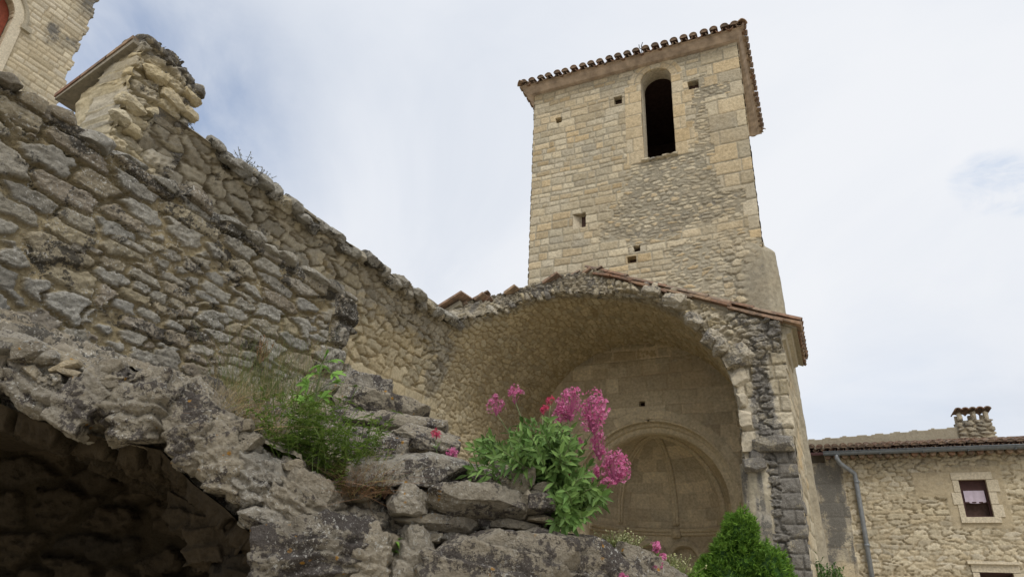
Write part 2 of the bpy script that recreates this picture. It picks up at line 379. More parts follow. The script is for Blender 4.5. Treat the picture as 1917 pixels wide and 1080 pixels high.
CREAM = [(0.45, 0.385, 0.27), (0.49, 0.425, 0.305), (0.51, 0.455, 0.34), (0.47, 0.365, 0.22), (0.47, 0.415, 0.31), (0.40, 0.36, 0.28)]
M = {}
M['tower'] = stone('tower_limestone', CREAM, (0.36, 0.325, 0.25), grey=(0.36, 0.335, 0.275), grey_amt=0.6, dark=0.02, white=0.10, wdark=0.55, stain=(0.36, 0.27, 0.15), stain_amt=0.30, darkcol=(0.16, 0.15, 0.13))
M['quoin'] = stone('dressed_limestone', [(0.50, 0.44, 0.33), (0.55, 0.49, 0.38), (0.47, 0.40, 0.29)], (0.36, 0.31, 0.24), dark=0.0, white=0.1, stain_amt=0.2, darkcol=(0.2, 0.18, 0.15))
M['vault'] = stone('ochre_rubble', grey_amt=0.9, grey=(0.33, 0.305, 0.25), cols= [(0.49, 0.41, 0.265), (0.53, 0.455, 0.31), (0.46, 0.39, 0.265), (0.52, 0.465, 0.335)], mortar=(0.36, 0.29, 0.175), dark=-0.1, white=0.12, wdark=0.5, stain=(0.40, 0.31, 0.17), stain_amt=0.35, darkcol=(0.08, 0.075, 0.065))
M['facing'] = stone('grey_field_stone', [(0.30, 0.285, 0.25), (0.38, 0.36, 0.31), (0.34, 0.33, 0.30), (0.40, 0.345, 0.235), (0.28, 0.24, 0.19), (0.40, 0.38, 0.33)], (0.34, 0.28, 0.17), dark=0.30, white=0.9, wdark=0.75, lsc=1.3, stain=(0.30, 0.24, 0.14), stain_amt=0.22, bump=1.0, bdist=0.03, grey_amt=0.3)
M['rock'] = stone('lichened_boulder', [(0.29, 0.26, 0.21), (0.36, 0.315, 0.24), (0.34, 0.315, 0.27), (0.39, 0.325, 0.22)], (0.29, 0.25, 0.19), dark=0.34, white=0.85, orange=0.9, wdark=0.60, lsc=2.6, grey_amt=0.35, stain=(0.26, 0.20, 0.12), stain_amt=0.3, bump=1.0, bdist=0.02, darkcol=(0.052, 0.045, 0.045))
M['hollow'] = stone('shaded_dark_rubble', [(0.052, 0.041, 0.027), (0.075, 0.058, 0.038), (0.042, 0.035, 0.026)], (0.045, 0.035, 0.022), dark=0.0, white=0.0, wdark=0.5, lsc=1.5, stain=(0.05, 0.036, 0.022), bump=0.9, grey_amt=0.0)  # shade of the unlit hollow put into the stone colour
M['core'] = stone('rubble_core', [(0.26, 0.225, 0.17), (0.29, 0.245, 0.175), (0.24, 0.215, 0.175)], (0.23, 0.195, 0.14), dark=0.36, white=0.7, wdark=0.8, lsc=1.8, bump=0.9, bdist=0.012)
M['broken'] = stone('broken_masonry', grey=(0.31, 0.29, 0.25), cols=[(0.45, 0.39, 0.28), (0.49, 0.43, 0.32), (0.43, 0.39, 0.31), (0.50, 0.41, 0.24)], mortar=(0.38, 0.33, 0.24), dark=0.15, white=0.35, wdark=1.0, lsc=1.2, bump=0.8, darkcol=(0.13, 0.122, 0.112))
M['apse'] = stone('apse_plaster', [(0.58, 0.49, 0.345), (0.62, 0.535, 0.38), (0.59, 0.515, 0.375)], (0.42, 0.33, 0.22), dark=-0.15, white=0.03, wdark=0.4, stain=(0.38, 0.29, 0.175), stain_amt=0.4, darkcol=(0.1, 0.08, 0.06))
M['house'] = stone('house_limestone', [(0.49, 0.43, 0.31), (0.55, 0.49, 0.37), (0.46, 0.39, 0.27), (0.53, 0.48, 0.38)], (0.42, 0.35, 0.24), dark=-0.1, white=0.05, wdark=1.3, stain=(0.44, 0.36, 0.22), stain_amt=0.3, darkcol=(0.11, 0.105, 0.095), grey=(0.20, 0.19, 0.17))
M['plaster'] = stone('old_render', [(0.36, 0.32, 0.24), (0.38, 0.34, 0.26)], (0.30, 0.27, 0.20), dark=0.05, white=0.2, wdark=0.9, stain=(0.28, 0.24, 0.18), stain_amt=0.5, darkcol=(0.10, 0.095, 0.085))
M['stub'] = stone('pale_broken_stone', [(0.46, 0.41, 0.30), (0.45, 0.385, 0.255), (0.41, 0.375, 0.30), (0.43, 0.40, 0.335)], (0.42, 0.37, 0.26), dark=0.05, white=0.3, wdark=1.0, stain=(0.40, 0.30, 0.13), stain_amt=0.35, darkcol=(0.07, 0.065, 0.06))
def tile_mat(name, cols):
    s = NT(name); st = [(k/(len(cols)-1), c) for k, c in enumerate(cols)]
    c = s.ramp(s.sp.outputs[0], st); c = s.mix(1.0, c, s.ramp(s.noise(18, 5, 0.65), [(0.3, 0.55), (0.75, 1.2)]), 'MULTIPLY')
    c = s.mix(s.math('MULTIPLY', s.ramp(s.noise(6, 6, 0.7), [(0.44, 0.0), (0.62, 1.0)]), 0.7), c, (0.10, 0.088, 0.075))
    s.bump(s.noise(60, 4, 0.7), 0.5, 0.01); return s.fin(c, 0.85, 0.2)
M['tile'] = tile_mat('clay_tile', [(0.25, 0.15, 0.10), (0.30, 0.18, 0.12), (0.20, 0.135, 0.10), (0.36, 0.26, 0.18), (0.34, 0.24, 0.17)])
M['verge'] = tile_mat('verge_tile', [(0.36, 0.20, 0.125), (0.44, 0.33, 0.22), (0.31, 0.17, 0.11), (0.44, 0.30, 0.20), (0.28, 0.18, 0.13)])
def plain(name, col, rough=0.6, spec=0.4, metal=0.0, var=0.25, sc=12):
    s = NT(name); c = s.mix(1.0, col, s.ramp(s.noise(sc, 5, 0.6), [(0.3, 1-var), (0.7, 1+var)]), 'MULTIPLY')
    s.b.inputs['Metallic'].default_value = metal; return s.fin(c, rough, spec)
M['soffit'] = plain('soffit_plaster', (0.38, 0.305, 0.245), 0.9, 0.1, var=0.35, sc=5)
M['zinc'] = plain('zinc_gutter', (0.13, 0.145, 0.16), 0.45, 0.5, 0.3)
M['pipe'] = plain('grey_pipe', (0.20, 0.215, 0.23), 0.5, 0.5, 0.1)
M['void'] = plain('dark_interior', (0.10, 0.065, 0.055), 0.95, 0.0)
M['wood'] = plain('dark_red_wood', (0.055, 0.022, 0.020), 0.6, 0.3)
M['redboard'] = plain('red_shutter', (0.23, 0.06, 0.035), 0.7, 0.2)
M['cloth'] = plain('pale_curtain', (0.52, 0.45, 0.54), 0.9, 0.1, var=0.08)
M['iron'] = plain('iron_rod', (0.05, 0.05, 0.05), 0.6, 0.3)
def leaf_mat(name, a, b, trans=0.25):
    s = NT(name); c = s.mix(s.sp.outputs[0], a, b); c = s.mix(1.0, c, s.ramp(s.sp.outputs[1], [(0, 0.65), (1, 1.25)]), 'MULTIPLY')
    s.fin(c, 0.6, 0.3); tr = s.n('ShaderNodeBsdfTranslucent'); s.l(c, tr.inputs['Color'])
    mx = s.n('ShaderNodeMixShader'); mx.inputs[0].default_value = trans; s.l(s.b.outputs[0], mx.inputs[1]); s.l(tr.outputs[0], mx.inputs[2]); s.l(mx.outputs[0], s.out.inputs[0])
    return s.m
M['valerian'] = leaf_mat('valerian_leaf', (0.095, 0.185, 0.042), (0.20, 0.32, 0.09))
M['stem'] = leaf_mat('green_stem', (0.13, 0.18, 0.07), (0.20, 0.24, 0.11), 0.1)
M['pink'] = leaf_mat('pink_petal', (0.52, 0.09, 0.25), (0.70, 0.28, 0.47), 0.3)
M['crimson'] = leaf_mat('crimson_petal', (0.50, 0.03, 0.09), (0.60, 0.10, 0.20), 0.3)
M['straw'] = leaf_mat('dry_straw', (0.36, 0.26, 0.12), (0.50, 0.40, 0.21), 0.2)
M['brown'] = leaf_mat('brown_straw', (0.22, 0.12, 0.07), (0.33, 0.20, 0.11), 0.2)
M['grass'] = leaf_mat('green_grass', (0.13, 0.17, 0.045), (0.22, 0.25, 0.09), 0.3)
M['weed'] = leaf_mat('weed_leaf', (0.09, 0.16, 0.03), (0.20, 0.29, 0.06), 0.3)
M['bright'] = leaf_mat('bright_leaf', (0.13, 0.26, 0.045), (0.22, 0.38, 0.08), 0.35)
M['conifer'] = leaf_mat('conifer_needle', (0.04, 0.125, 0.012), (0.27, 0.45, 0.065), 0.3)
M['shrub'] = leaf_mat('shrub_leaf', (0.035, 0.09, 0.02), (0.10, 0.20, 0.04), 0.3)
M['umbel'] = leaf_mat('umbel_flower', (0.34, 0.36, 0.15), (0.48, 0.48, 0.28), 0.2)
M['grey_weed'] = leaf_mat('grey_weed', (0.15, 0.16, 0.11), (0.24, 0.22, 0.15), 0.2)
def ground_mat():
    s = NT('ground_earth'); c = s.ramp(s.noise(0.8, 6, 0.6), [(0.35, (0.44, 0.385, 0.28)), (0.60, (0.48, 0.42, 0.32)), (0.78, (0.2, 0.2, 0.1))])
    c = s.mix(1.0, c, s.ramp(s.noise(25, 5, 0.7), [(0.3, 0.6), (0.7, 1.3)]), 'MULTIPLY'); s.bump(s.noise(20, 5), 0.6, 0.05); return s.fin(c, 0.95, 0.1)
M['ground'] = ground_mat()

# ------------------------------------------------------------------ ground
g = MB(); rings = [0, 8, 25, 80, 300, 1200]; V = [(0, 0, 0)]; Fc = []
for r in rings[1:]:
    for k in range(32):
        a = 2*math.pi*k/32; V.append((r*math.cos(a), r*math.sin(a), 0.0))
for k in range(32): Fc.append((0, 1+k, 1+(k+1) % 32))
for q in range(len(rings)-2):
    for k in range(32): Fc.append((1+q*32+k, 1+(q+1)*32+k, 1+(q+1)*32+(k+1) % 32, 1+q*32+(k+1) % 32))
g.add(V, Fc); tag(g.build('ground', M['ground']), kind='structure')

# ------------------------------------------------------------------ tiles
def canal_tile(mb, o, dn, sd, up, L, r0, r1, cover, t, th=0.016, k=7, plug=False):
    """one clay tile: half-cone strip with thickness, o = its upper end"""
    sg = 1 if cover else -1; V = []; n = k+1
    for e, (dist, r) in enumerate(((0, r0), (L, r1))):
        for rr in (r, r-th):
            for j in range(n):
                a = math.pi*(0.04+0.92*j/k); V.append(o+dn*dist+sd*(rr*math.cos(a))+up*(sg*rr*math.sin(a)*0.85))
    Fc = []
    for j in range(k):
        Fc += [(j, j+1, 2*n+j+1, 2*n+j), (n+j, 3*n+j, 3*n+j+1, n+j+1), (2*n+j, 2*n+j+1, 3*n+j+1, 3*n+j), (j, n+j, n+j+1, j+1)]
    Fc += [(0, 2*n, 3*n, n), (k, n+k, 3*n+k, 2*n+k)]
    mb.add(V, Fc, t)
    if plug:
        c = o+dn*(L-0.012); P = [c+sd*(r1*0.9*math.cos(math.pi*j/k))+up*(sg*r1*0.75*math.sin(math.pi*j/k)) for j in range(k+1)]; mb.add(P, [tuple(range(k+1))], (0.98, 0.6, 1, 0))
def tile_slope(mb, corner, along, dn, up, width, length_at, rng, pitch=0.21, L=0.42, start_at=None, jitter=0.012, lift=0.0):
    """rows of canal tiles: corner = eave end of the slope, rows run up from the eave"""
    n = int(width/pitch)
    for i in range(n):
        c = (i+0.5)*pitch; ln = length_at(c); st = start_at(c) if start_at else 0.0
        m = int(math.ceil((ln-st)/(L*0.8)))
        for kind in (False, True):
            for j in range(m):
                d = st+j*L*0.8
                o = corner+along*(c+(0 if kind else pitch/2)+rng.uniform(-jitter, jitter))-dn*(d+L)+up*((0.075+0.012*(j == 0) if kind else 0.055)+lift)+up*rng.uniform(0, 0.022)
                t = (rng.random(), rng.random(), 1, 0)
                canal_tile(mb, o, dn, along, up, L, 0.072 if kind else 0.10, 0.088 if kind else 0.08, kind, t, plug=kind and j == 0)
def unit(v): v = np.asarray(v, float); return v/np.linalg.norm(v)

# ------------------------------------------------------------------ bell tower
TX0, TX1, TY0, TY1, TZ1 = -5.29, -0.55, 12.0, 15.4, 12.78
tower = thing('bell_tower', (-2.9, 13.7, 0), 'square cream stone bell tower with a tall arched opening under a tiled roof', 'bell tower')
BX, BHW, BZ0, BZS = -2.345, 0.335, 10.15, 12.22          # bell opening
HOLES = [(-3.22, 11.92, 0.085, 0.10), (-4.66, 11.77, 0.075, 0.07), (-1.54, 11.84, 0.115, 0.11), (-2.92, 8.06, 0.07, 0.065), (-3.03, 7.83, 0.085, 0.065), (-4.15, 8.96, 0.14, 0.17)]
def tower_face(x, z):
    a = ashlar(x, z, (0.105, 0.215), (0.18, 0.40), 5, gap=0.02, depth=0.017, warp=0.028)
    r = rubble(x, z, 0.21, 0.08, 8, depth=0.022, gap=0.42, wav=0.35, rough=2.0, flat=0.9, jit=1.0, p=4.0)
    q = ashlar(x, z, (0.24, 0.42), (0.5, 0.75), 12, gap=0.02, depth=0.02, warp=0.012)
    nz = fbm(x*1.7, z*1.7, 3, 4)-0.5
    left = -3.75+(z-8.5)*0.62+nz*0.9                        # boundary of the grey rubble patch
    m = sst(-0.35, 0.35, x-left)*sst(8.0, 8.6, z+nz*0.8)
    m = m*(1-sst(11.8, 12.6, z+nz))
    m = m*(1-((x > BX-0.75) & (x < BX+0.72+0.1*(np.floor(z/0.28) % 2)) & (z > 10.1)).astype(float))
    m0 = m; low = sst(8.2, 7.9, z+nz*0.6)*sst(-2.5, -2.1, x+nz)      # rough mix low on the right
    m = np.maximum(m, low*0.9)
    out = hard(a, r, m+0.5*(a[1]-0.5)*(m > 0.02)*(m < 0.995))
    qm = ((x > -1.17-0.28*hsh(np.floor(z/0.30), 0*z, 4)) & (z > 7.9)).astype(float)
    rowr = hsh(np.floor(z/0.30), 0*z, 6); qm = qm*(1-(rowr < 0.5).astype(float)*(x < -0.80+0.15*rowr))
    out = hard(out, q, qm)
    sm = ((np.abs(x-BX) < 0.75) & (z > BZ0-0.05) & (z < 12.72)).astype(float)
    d = np.sqrt((x-BX)**2+(z-BZS)**2)
    ringm = np.where(z > BZS, d < 0.60, (x-BX > -0.71) & (x-BX < 0.60+0.16*(hsh(np.floor(z/0.29), 0*z, 9) > 0.5)) & (np.abs(x-BX) > 0.3)).astype(float)*sm
    qa = ashlar(np.where(z > BZS, BX+np.arctan2(x-BX, z-BZS)*0.7, x), np.where(z > BZS, BZS+np.minimum(d, 0.59), z), (0.27, 0.37), (0.9, 1.4) if False else (0.42, 0.5), 21, gap=0.014, depth=0.014, warp=0.004)
    qa = (qa[0]+0.008, qa[1]*0.3+0.5, 0.6+0.4*qa[2], qa[3])
    out = hard(out, qa, ringm)
    grey = sst(0.5, 0.9, m0)*(1-qm)*(1-ringm)*(0.62+0.9*nz)*(0.15+0.95*(1-out[3]*(out[2] > 0.3)))+0.35*sst(12.1, 12.75, z+nz*0.7)+0.3*sst(0.15, 0.3, nz)
    return (*out, np.clip(grey, 0, 1))
def tower_keep(x, z):
    k = np.ones(x.shape, bool)
    d = np.sqrt((x-BX)**2+(z-BZS)**2)
    k &= ~((np.abs(x-BX) < BHW) & (z > BZ0+(x-BX)*0.0) & (z < BZS)) & ~((z >= BZS) & (d < BHW))
    for hx, hz, hw, hh in HOLES: k &= ~((np.abs(x-hx) < hw) & (np.abs(z-hz) < hh))
    return k
def xz(Y):
    return lambda u, v: (np.stack([u, np.full_like(u, Y), v], 1), np.broadcast_to(np.array([0, -1.0, 0]), (len(u), 3)))
def yz(X, sg=1):
    return lambda u, v: (np.stack([np.full_like(u, X), u, v], 1), np.broadcast_to(np.array([sg, 0.0, 0]), (len(u), 3)))
panel('front_wall', M['tower'], tower, xz(TY0), TX0, TX1, 5.6, TZ1, 0.0145, tower_face, tower_keep, rim=lambda u, v: np.broadcast_to(np.array([0, 0.16, 0.0]), (len(u), 3)))
side = lambda u, v: (*ashlar(u, v, (0.13, 0.26), (0.25, 0.5), 31, gap=0.02, depth=0.02, warp=0.02), 0.2+0*u)
def slant(u, v): return np.stack([TX1-0.066*(u-TY0), u, v], 1), np.broadcast_to(np.array([1.0, 0, 0]), (len(u), 3))
panel('side_wall', M['tower'], tower, slant, TY0, TY1, 0.0, TZ1, 0.03, side)
panel('side_wall', M['tower'], tower, yz(TX0, -1), TY0, TY1, 5.0, TZ1, 0.03, side)
b = MB()                                                  # inner shell: the bell chamber, floors and the back wall
b.box((TX0+0.02, TY1-0.3, 4.5), (TX1-0.3, TY1, TZ1)); b.box((TX0+0.02, TY0+0.17, 4.5), (TX0+0.5, TY1-0.3, TZ1)); b.box((TX1-0.6, TY0+0.17, 4.5), (TX1-0.26, TY1-0.3, TZ1))
b.box((TX0+0.5, TY0+0.17, 9.7), (TX1-0.5, TY1-0.3, 9.9)); b.box((TX0+0.5, TY0+0.17, 12.74), (TX1-0.5, TY1-0.3, 12.775))
b.build('bell_chamber', M['void'], tower)
def reveal(mb, pts_xz, y0, y1, spl=0.0, c=None):
    n = len(pts_xz); V = [(x, y0, z) for x, z in pts_xz]
    for x, z in pts_xz:
        f = 1-spl; V.append((c[0]+(x-c[0])*f, y1, c[1]+(z-c[1])*f if z > BZS else z))
    mb.add(V, [(i, i+1, n+i+1, n+i) for i in range(n-1)], (0.5, 0.6, 1, 0.15))
b = MB(); pr = [(BX-BHW, BZ0)]+[(BX+BHW*math.cos(a), BZS+BHW*math.sin(a)) for a in np.linspace(math.pi, 0, 19)]+[(BX+BHW, BZ0), (BX-BHW, BZ0)]
reveal(b, pr, TY0+0.004, TY0+0.36, 0.0, (BX, BZS))
rv = b.build('window_reveal', M['quoin'], tower)
b = MB()
for k in range(5): rock(b, (BX-0.3+0.15*k, TY0+0.02, BZ0-0.02), (0.2, 0.2, 0.07), np.eye(3), 300+k, n=12)
b.build('window_sill', M['tower'], tower, True)
for hx, hz, hw, hh in HOLES:                                # dark pockets behind the putlog holes
    y0, y1 = TY0+0.10, TY0+0.166; b = MB()
    b.box((hx-hw-0.02, y1, hz-hh-0.02), (hx+hw+0.02, y1+0.01, hz+hh+0.02)); b.build('putlog_hole', M['void'], tower)
# splayed light slit: pale sloping cheek on its left
b = MB(); hx, hz, hw, hh = HOLES[5]
b.prism([(hx-hw, TY0-0.005, hz+hh), (hx-hw, TY0-0.005, hz-hh), (hx+0.01, TY0+0.15, hz-hh), (hx+0.01, TY0+0.15, hz+hh)], (-0.02, 0.02, 0), (0.6, 0.6, 1, 0))
b.build('slit_reveal', M['quoin'], tower)
# cornice and roof
OV = 0.30; EX0, EX1, EY0, EY1, EZ = TX0-OV+0.04, TX1+0.17, TY0-OV, TY1+0.26, 12.80
b = MB()
prof = [(0.0, TZ1-0.09), (0.10, TZ1-0.08), (OV-0.10, TZ1-0.01), (OV-0.05, TZ1+0.05)]
def ringpts(o, z): a = TX1+o*0.55; a2 = TX1-0.22+o*1.45; return [(TX0-o, TY0-o, z), (a, TY0-o, z), (a2, TY1+o, z), (TX0-o, TY1+o, z)]
V = [p for o, z in prof for p in ringpts(o, z)]
Fc = [(4*i+j, 4*i+(j+1) % 4, 4*i+4+(j+1) % 4, 4*i+4+j) for i in range(3) for j in range(4)]+[(12, 13, 14, 15)]
b.add(V, Fc); b.build('cornice', M['soffit'], tower)
apex = np.array([(EX0+EX1)/2, (EY0+EY1)/2, 0.0]); sl = 0.30
rng = random.Random(4)
b = MB(); cs = math.cos(math.atan(sl)); sn = math.sin(math.atan(sl))
for corner, along, out, width, run in (
        ((EX0, EY0, EZ), (1, 0, 0), (0, -1, 0), EX1-EX0, (EY1-EY0)/2), ((EX1, EY0, EZ), (0, 1, 0), (1, 0, 0), EY1-EY0, (EY1-EY0)/2),
        ((EX1, EY1, EZ), (-1, 0, 0), (0, 1, 0), EX1-EX0, (EY1-EY0)/2), ((EX0, EY1, EZ), (0, -1, 0), (-1, 0, 0), EY1-EY0, (EY1-EY0)/2)):
    al = np.array(along, float); ou = np.array(out, float); dn = ou*cs-np.array([0, 0, sn]); upv = ou*sn+np.array([0, 0, cs])
    tile_slope(b, np.array(corner, float)+ou*0.03, al, dn, upv, width, lambda c: max(0.3, min(c, width-c, run)/cs), rng, pitch=0.213)
b.build('roof_tiles', M['tile'], tower, False)
hr = (EY1-EY0)/2; b = MB(); zt = EZ+0.02
V = [(EX0, EY0, zt), (EX1, EY0, zt), (EX1, EY1, zt), (EX0, EY1, zt), (EX0+hr, EY0+hr, zt+hr*sl), (EX1-hr, EY0+hr, zt+hr*sl)]
b.add(V, [(0, 1, 5, 4), (1, 2, 5), (2, 3, 4, 5), (3, 0, 4), (3, 2, 1, 0)]); b.build('roof_deck', M['soffit'], tower)
for (x, y, dx, dy) in ((EX0, EY0, 1, 1), (EX1, EY0, -1, 1), (EX1, EY1, -1, -1), (EX0, EY1, 1, -1)):
    dn = unit((-dx, -dy, -sl)); sd_ = unit(np.cross(dn, (0, 0, 1))); upv = unit(np.cross(sd_, dn)); L = math.hypot(hr, hr); b = MB()
    for k in range(int(L/0.36)):
        canal_tile(b, np.array([x, y, EZ+0.10])-dn*(k*0.36+0.40), dn, sd_, upv, 0.44, 0.09, 0.11, True, (0.75 if k == 0 else rng.random(), rng.random(), 1, 0))
    b.build('hip_tiles', M['verge'], tower)
b = MB(); p = np.array([-2.60, TY0-0.1, 12.92]); b.tube([p, p+(0, 0, 0.34)], 0.012, 6); b.tube([p+(0, 0, 0.22), p+(-0.05, 0, 0.27), p+(-0.06, 0, 0.38)], 0.009, 5); b.tube([p+(0, 0, 0.34), p+(0.03, 0, 0.42)], 0.009, 5)
b.build('roof_finial', M['iron'], tower)
# rendered buttress at the lower right corner
def butt(u, v):                                             # u around the corner (m), v height
    top = 7.85; x0 = -1.3
    f = sst(top, top-0.30, v); wdt = 0.17+0.05*(7.8-v)/1.6
    X = np.where(u < 0.95, x0+u*(0.75+wdt*f)/0.95, -0.55+wdt*f); Y = np.where(u < 0.95, TY0+0.012-0.107*f*sst(0.0, 0.8, u), TY0-0.095*f+(u-0.95))
    cr = sst(0.75, 0.95, u)*sst(1.15, 0.95, u)*0.08
    X = X-cr; Y = Y+cr
    N = np.where((u < 0.95)[:, None], np.array([0, -1.0, 0]), np.array([1.0, 0, 0]))
    return np.stack([X, Y, v], 1), N
def butt_h(u, v):
    r = rubble(u, v, 0.26, 0.15, 61, depth=0.035, gap=0.3, wav=0.4); n = fbm(u*2, v*2, 62, 4)
    m = sst(0.35, 0.55, u*0.9+(n-0.5)*0.7)
    h = r[0]*(1-m)+m*(0.02+0.035*(fbm(u*5, v*5, 63, 5)-0.5)); return h, r[1], r[2], r[3]*(1-m), 0.25+0.5*(n-0.3)*m
panel('buttress', M['tower'], tower, butt, 0, 2.2, 0.0, 7.95, 0.016, butt_h)

# ------------------------------------------------------------------ church: vaulted bay
XC, ZS, RV = -3.05, 4.0, 2.05
XR, NF, NB = -0.34, 9.6, 12.0                              # outer right face, broken front, chancel wall
ROOF = lambda x: 6.42-0.43*np.abs(x-XC)
church = thing('ruined_church', (-3.05, 11, 0), 'ruined church bay with a broken barrel vault open to the viewer and an apse behind', 'church')
EDGE = [(-40, 9.6), (80, 9.6), (88, 9.55), (102.5, 9.22), (113, 8.99), (125, 8.80), (135, 8.45), (143.6, 8.02), (144.6, 3.1), (200, 3.1)]
def edge_y(th): return np.interp(th, [e[0] for e in EDGE], [e[1] for e in EDGE])
def vault_pos(u, v):                                       # u = Y, v = arc length from the right springing (v<0 below it)
    th = v/RV; s = np.clip(th, 0, math.pi)
    X = XC+RV*np.cos(s); Z = ZS+RV*np.sin(s)
    Z = np.where(th > math.pi, ZS-(v-math.pi*RV), np.where(th < 0, ZS+v, Z))
    N = np.stack([-np.cos(s), 0*s, -np.sin(s)], 1)
    return np.stack([X, u, Z], 1), N
def vault_keep(u, v):
    th = np.degrees(v/RV); nz = fbm(u*3, v*3, 71, 3)-0.5
    top = 144.3+6*nz+1.5*np.sin(u*9)
    k = np.where(u < 8.05, th > top, u > edge_y(th)+0.22*nz)
    return k
def vault_h(u, v):
    r = rubble(u, v, 0.20, 0.085, 73, depth=0.024, gap=0.18, wav=0.3, rough=1.5, flat=0.75, jit=1.05, p=2.6, crev=0.5)
    big = rubble(u, v, 0.21, 0.115, 79, depth=0.040, gap=0.15, wav=0.25, rough=1.3, flat=0.8, jit=0.95, p=4.0, crev=1.0)
    a = ashlar(u, v, (0.13, 0.22), (0.25, 0.5), 83, gap=0.016, depth=0.022, warp=0.025)
    arc = math.pi*RV; th = np.degrees(v/RV); n = fbm(u*1.5, v*1.5, 74, 3)-0.5
    lowm = sst(arc*0.955, arc*1.0, v+n*0.5)*sst(9.5, 7.5, u+n)
    out = hard(r, big, sst(8.6, 7.8, u+n*0.8)*sst(140, 160, th+20*n)); out = hard(out, a, lowm)
    nearedge = np.where(u < 8.05, sst(15, 0, th-144+8*n), sst(0.45, 0.05, u-edge_y(th)+n*0.3))
    streak = sst(0.20, 0.03, np.abs(u-(8.55-0.55*(th-150)/30))+n*0.7)*sst(150, 160, th)*0.6
    far = sst(6.5, 4.0, u)*0.4
    wx = np.clip(nearedge*0.95+streak+far*sst(175, 150, th)+0.75*sst(8.6, 7.6, u+n)*sst(168, 150, th+14*n)*(0.25+0.75*(vn(u*6+9*r[1], v*8, 86) > 0.35)), 0, 1)
    jx = out[1]
    return out[0], jx, out[2], out[3], wx
def vault_rim(u, v):
    s = np.clip(v/RV, 0, math.pi); return np.stack([np.cos(s)*0.32, np.where(v/RV < 2.5, 0.05, 0), np.sin(s)*0.32], 1)
panel('vault', M['vault'], church, vault_pos, 2.9, NB+0.05, -4.0, math.pi*RV+4.0, (0.016, 0.016), vault_h, vault_keep, rim=vault_rim, flip=True)
# backing so the vault is solid: thick shell behind it, roof deck
for lo, hi in (((XC+RV+0.03, NF+0.25, 0), (XR-0.04, 11.38, 5.0)), ((XC+RV+0.05, 11.4, 0), (-0.62, 14.6, 5.0)), ((-5.95, 3.2, 0), (-5.2, 8.0, 4.9)), ((-5.95, 8.0, 0), (-5.2, 15.0, 5.2))):
    b = MB(); b.box(lo, hi, (0.5, 0.5, 1, 0.2)); b.build('wall_core', M['broken'], church)
# front section: pier on the right and the spandrel above the arch
def front_keep(x, z):
    n = fbm(x*4, z*4, 91, 3)-0.5
    d = np.sqrt((x-XC)**2+(z-ZS)**2)
    inside = np.where(z > ZS, d < RV+0.02+0.10*n*sst(4.3, 4.9, z), x < XC+RV+0.01)
    return (~inside) & (z < ROOF(x)-0.03) & (x < XR+0.05*n+0.01) & (x > XC-0.12) & (z > 0)
def front_h(x, z):
    n = fbm(x*2.2, z*2.2, 93, 4)-0.5; d = np.sqrt((x-XC)**2+(z-ZS)**2)
    r = rubble(x, z, 0.24, 0.105, 95, depth=0.06, gap=0.20, wav=0.35, rough=2.4, flat=0.8, jit=0.95)
    a = ashlar(x, z, (0.16, 0.26), (0.22, 0.40), 97, gap=0.016, depth=0.03, warp=0.02, rough=1.6)
    fine = rubble(x, z, 0.17, 0.10, 99, depth=0.05, gap=0.35, wav=0.6, rough=2.6, flat=0.8)
    out = hard(r, fine, sst(RV+0.42, RV+0.30, d+n*0.25)*sst(4.9, 5.3, z))
    am = ((z < 4.75+n*0.5) & ((x < -0.78+0.12*n) | (x > -0.58+0.15*n))).astype(float)
    out = hard(out, a, am)
    mid = sst(0.20, 0.10, np.abs(x+0.66+0.2*n))*sst(5.0, 4.4, z)
    low = sst(3.55, 3.42, z)
    wx = np.clip(0.85*mid+0.95*low*sst(-0.70, -0.62, x+0.1*n)+sst(-1.3, -0.7, x+n*0.8)*sst(4.5, 5.0, z)*0.75+0.35*sst(0.05, 0.2, n)*sst(-1.6, -2.2, x), 0, 1)
    h = out[0]+0.09*sst(0.05, 0.35, fbm(x*3.1, z*3.1, 103, 4)-0.35)*sst(4.6, 5.0, z)
    return h, out[1], out[2], out[3], wx
panel('broken_front', M['broken'], church, xz(NF), XC-0.15, XR+0.02, 0, 6.65, 0.0125, front_h, front_keep, rim=lambda u, v: np.broadcast_to(np.array([0, 0.35, 0.0]), (len(u), 3)))
# arch edge: dressed springer stones, then torn rubble lumps higher up
for k, (z0, z1, w) in enumerate([(3.45, 3.72, 0.20), (3.73, 4.02, 0.17), (4.03, 4.30, 0.15), (4.31, 4.62, 0.22), (4.63, 4.84, 0.14)]):
    b = MB(); zc = (z0+z1)/2; off = RV-math.sqrt(max(0, RV*RV-max(0, zc-ZS)**2))
    ang = math.atan2(max(0, zc-ZS), RV)
    A = np.array([[math.cos(ang), 0, math.sin(ang)], [0, 1, 0], [-math.sin(ang), 0, math.cos(ang)]])
    rock(b, (XC+RV-off+w/2-0.005, NF+0.05, zc), (w, 0.26, (z1-z0)), A, 400+k, t=(0.15+0.5*(k % 2), 0.55, 1, 0.25), n=32, boxy=0.95, rough=0.05, chips=3)
    b.build('springer', M['quoin'], church, True)
rg = np.random.RandomState(5)
for k in range(46):
    b = MB()
    th = math.radians(rg.uniform(26, 92)); rr = RV+rg.uniform(0.04, 0.26); s = rg.uniform(0.08, 0.18)
    A = np.array([[math.cos(th), 0, math.sin(th)], [0, 1, 0], [-math.sin(th), 0, math.cos(th)]])
    rock(b, (XC+rr*math.cos(th), NF+0.05-rg.uniform(-0.06, 0.05), ZS+rr*math.sin(th)), (s*rg.uniform(0.8, 1.5), s, s*rg.uniform(0.5, 0.9)), A, 500+k, n=12, rough=0.16, t=(rg.rand(), rg.rand(), 1, rg.rand()*0.7))
    b.build('torn_edge_stone', M['broken'], church, True)
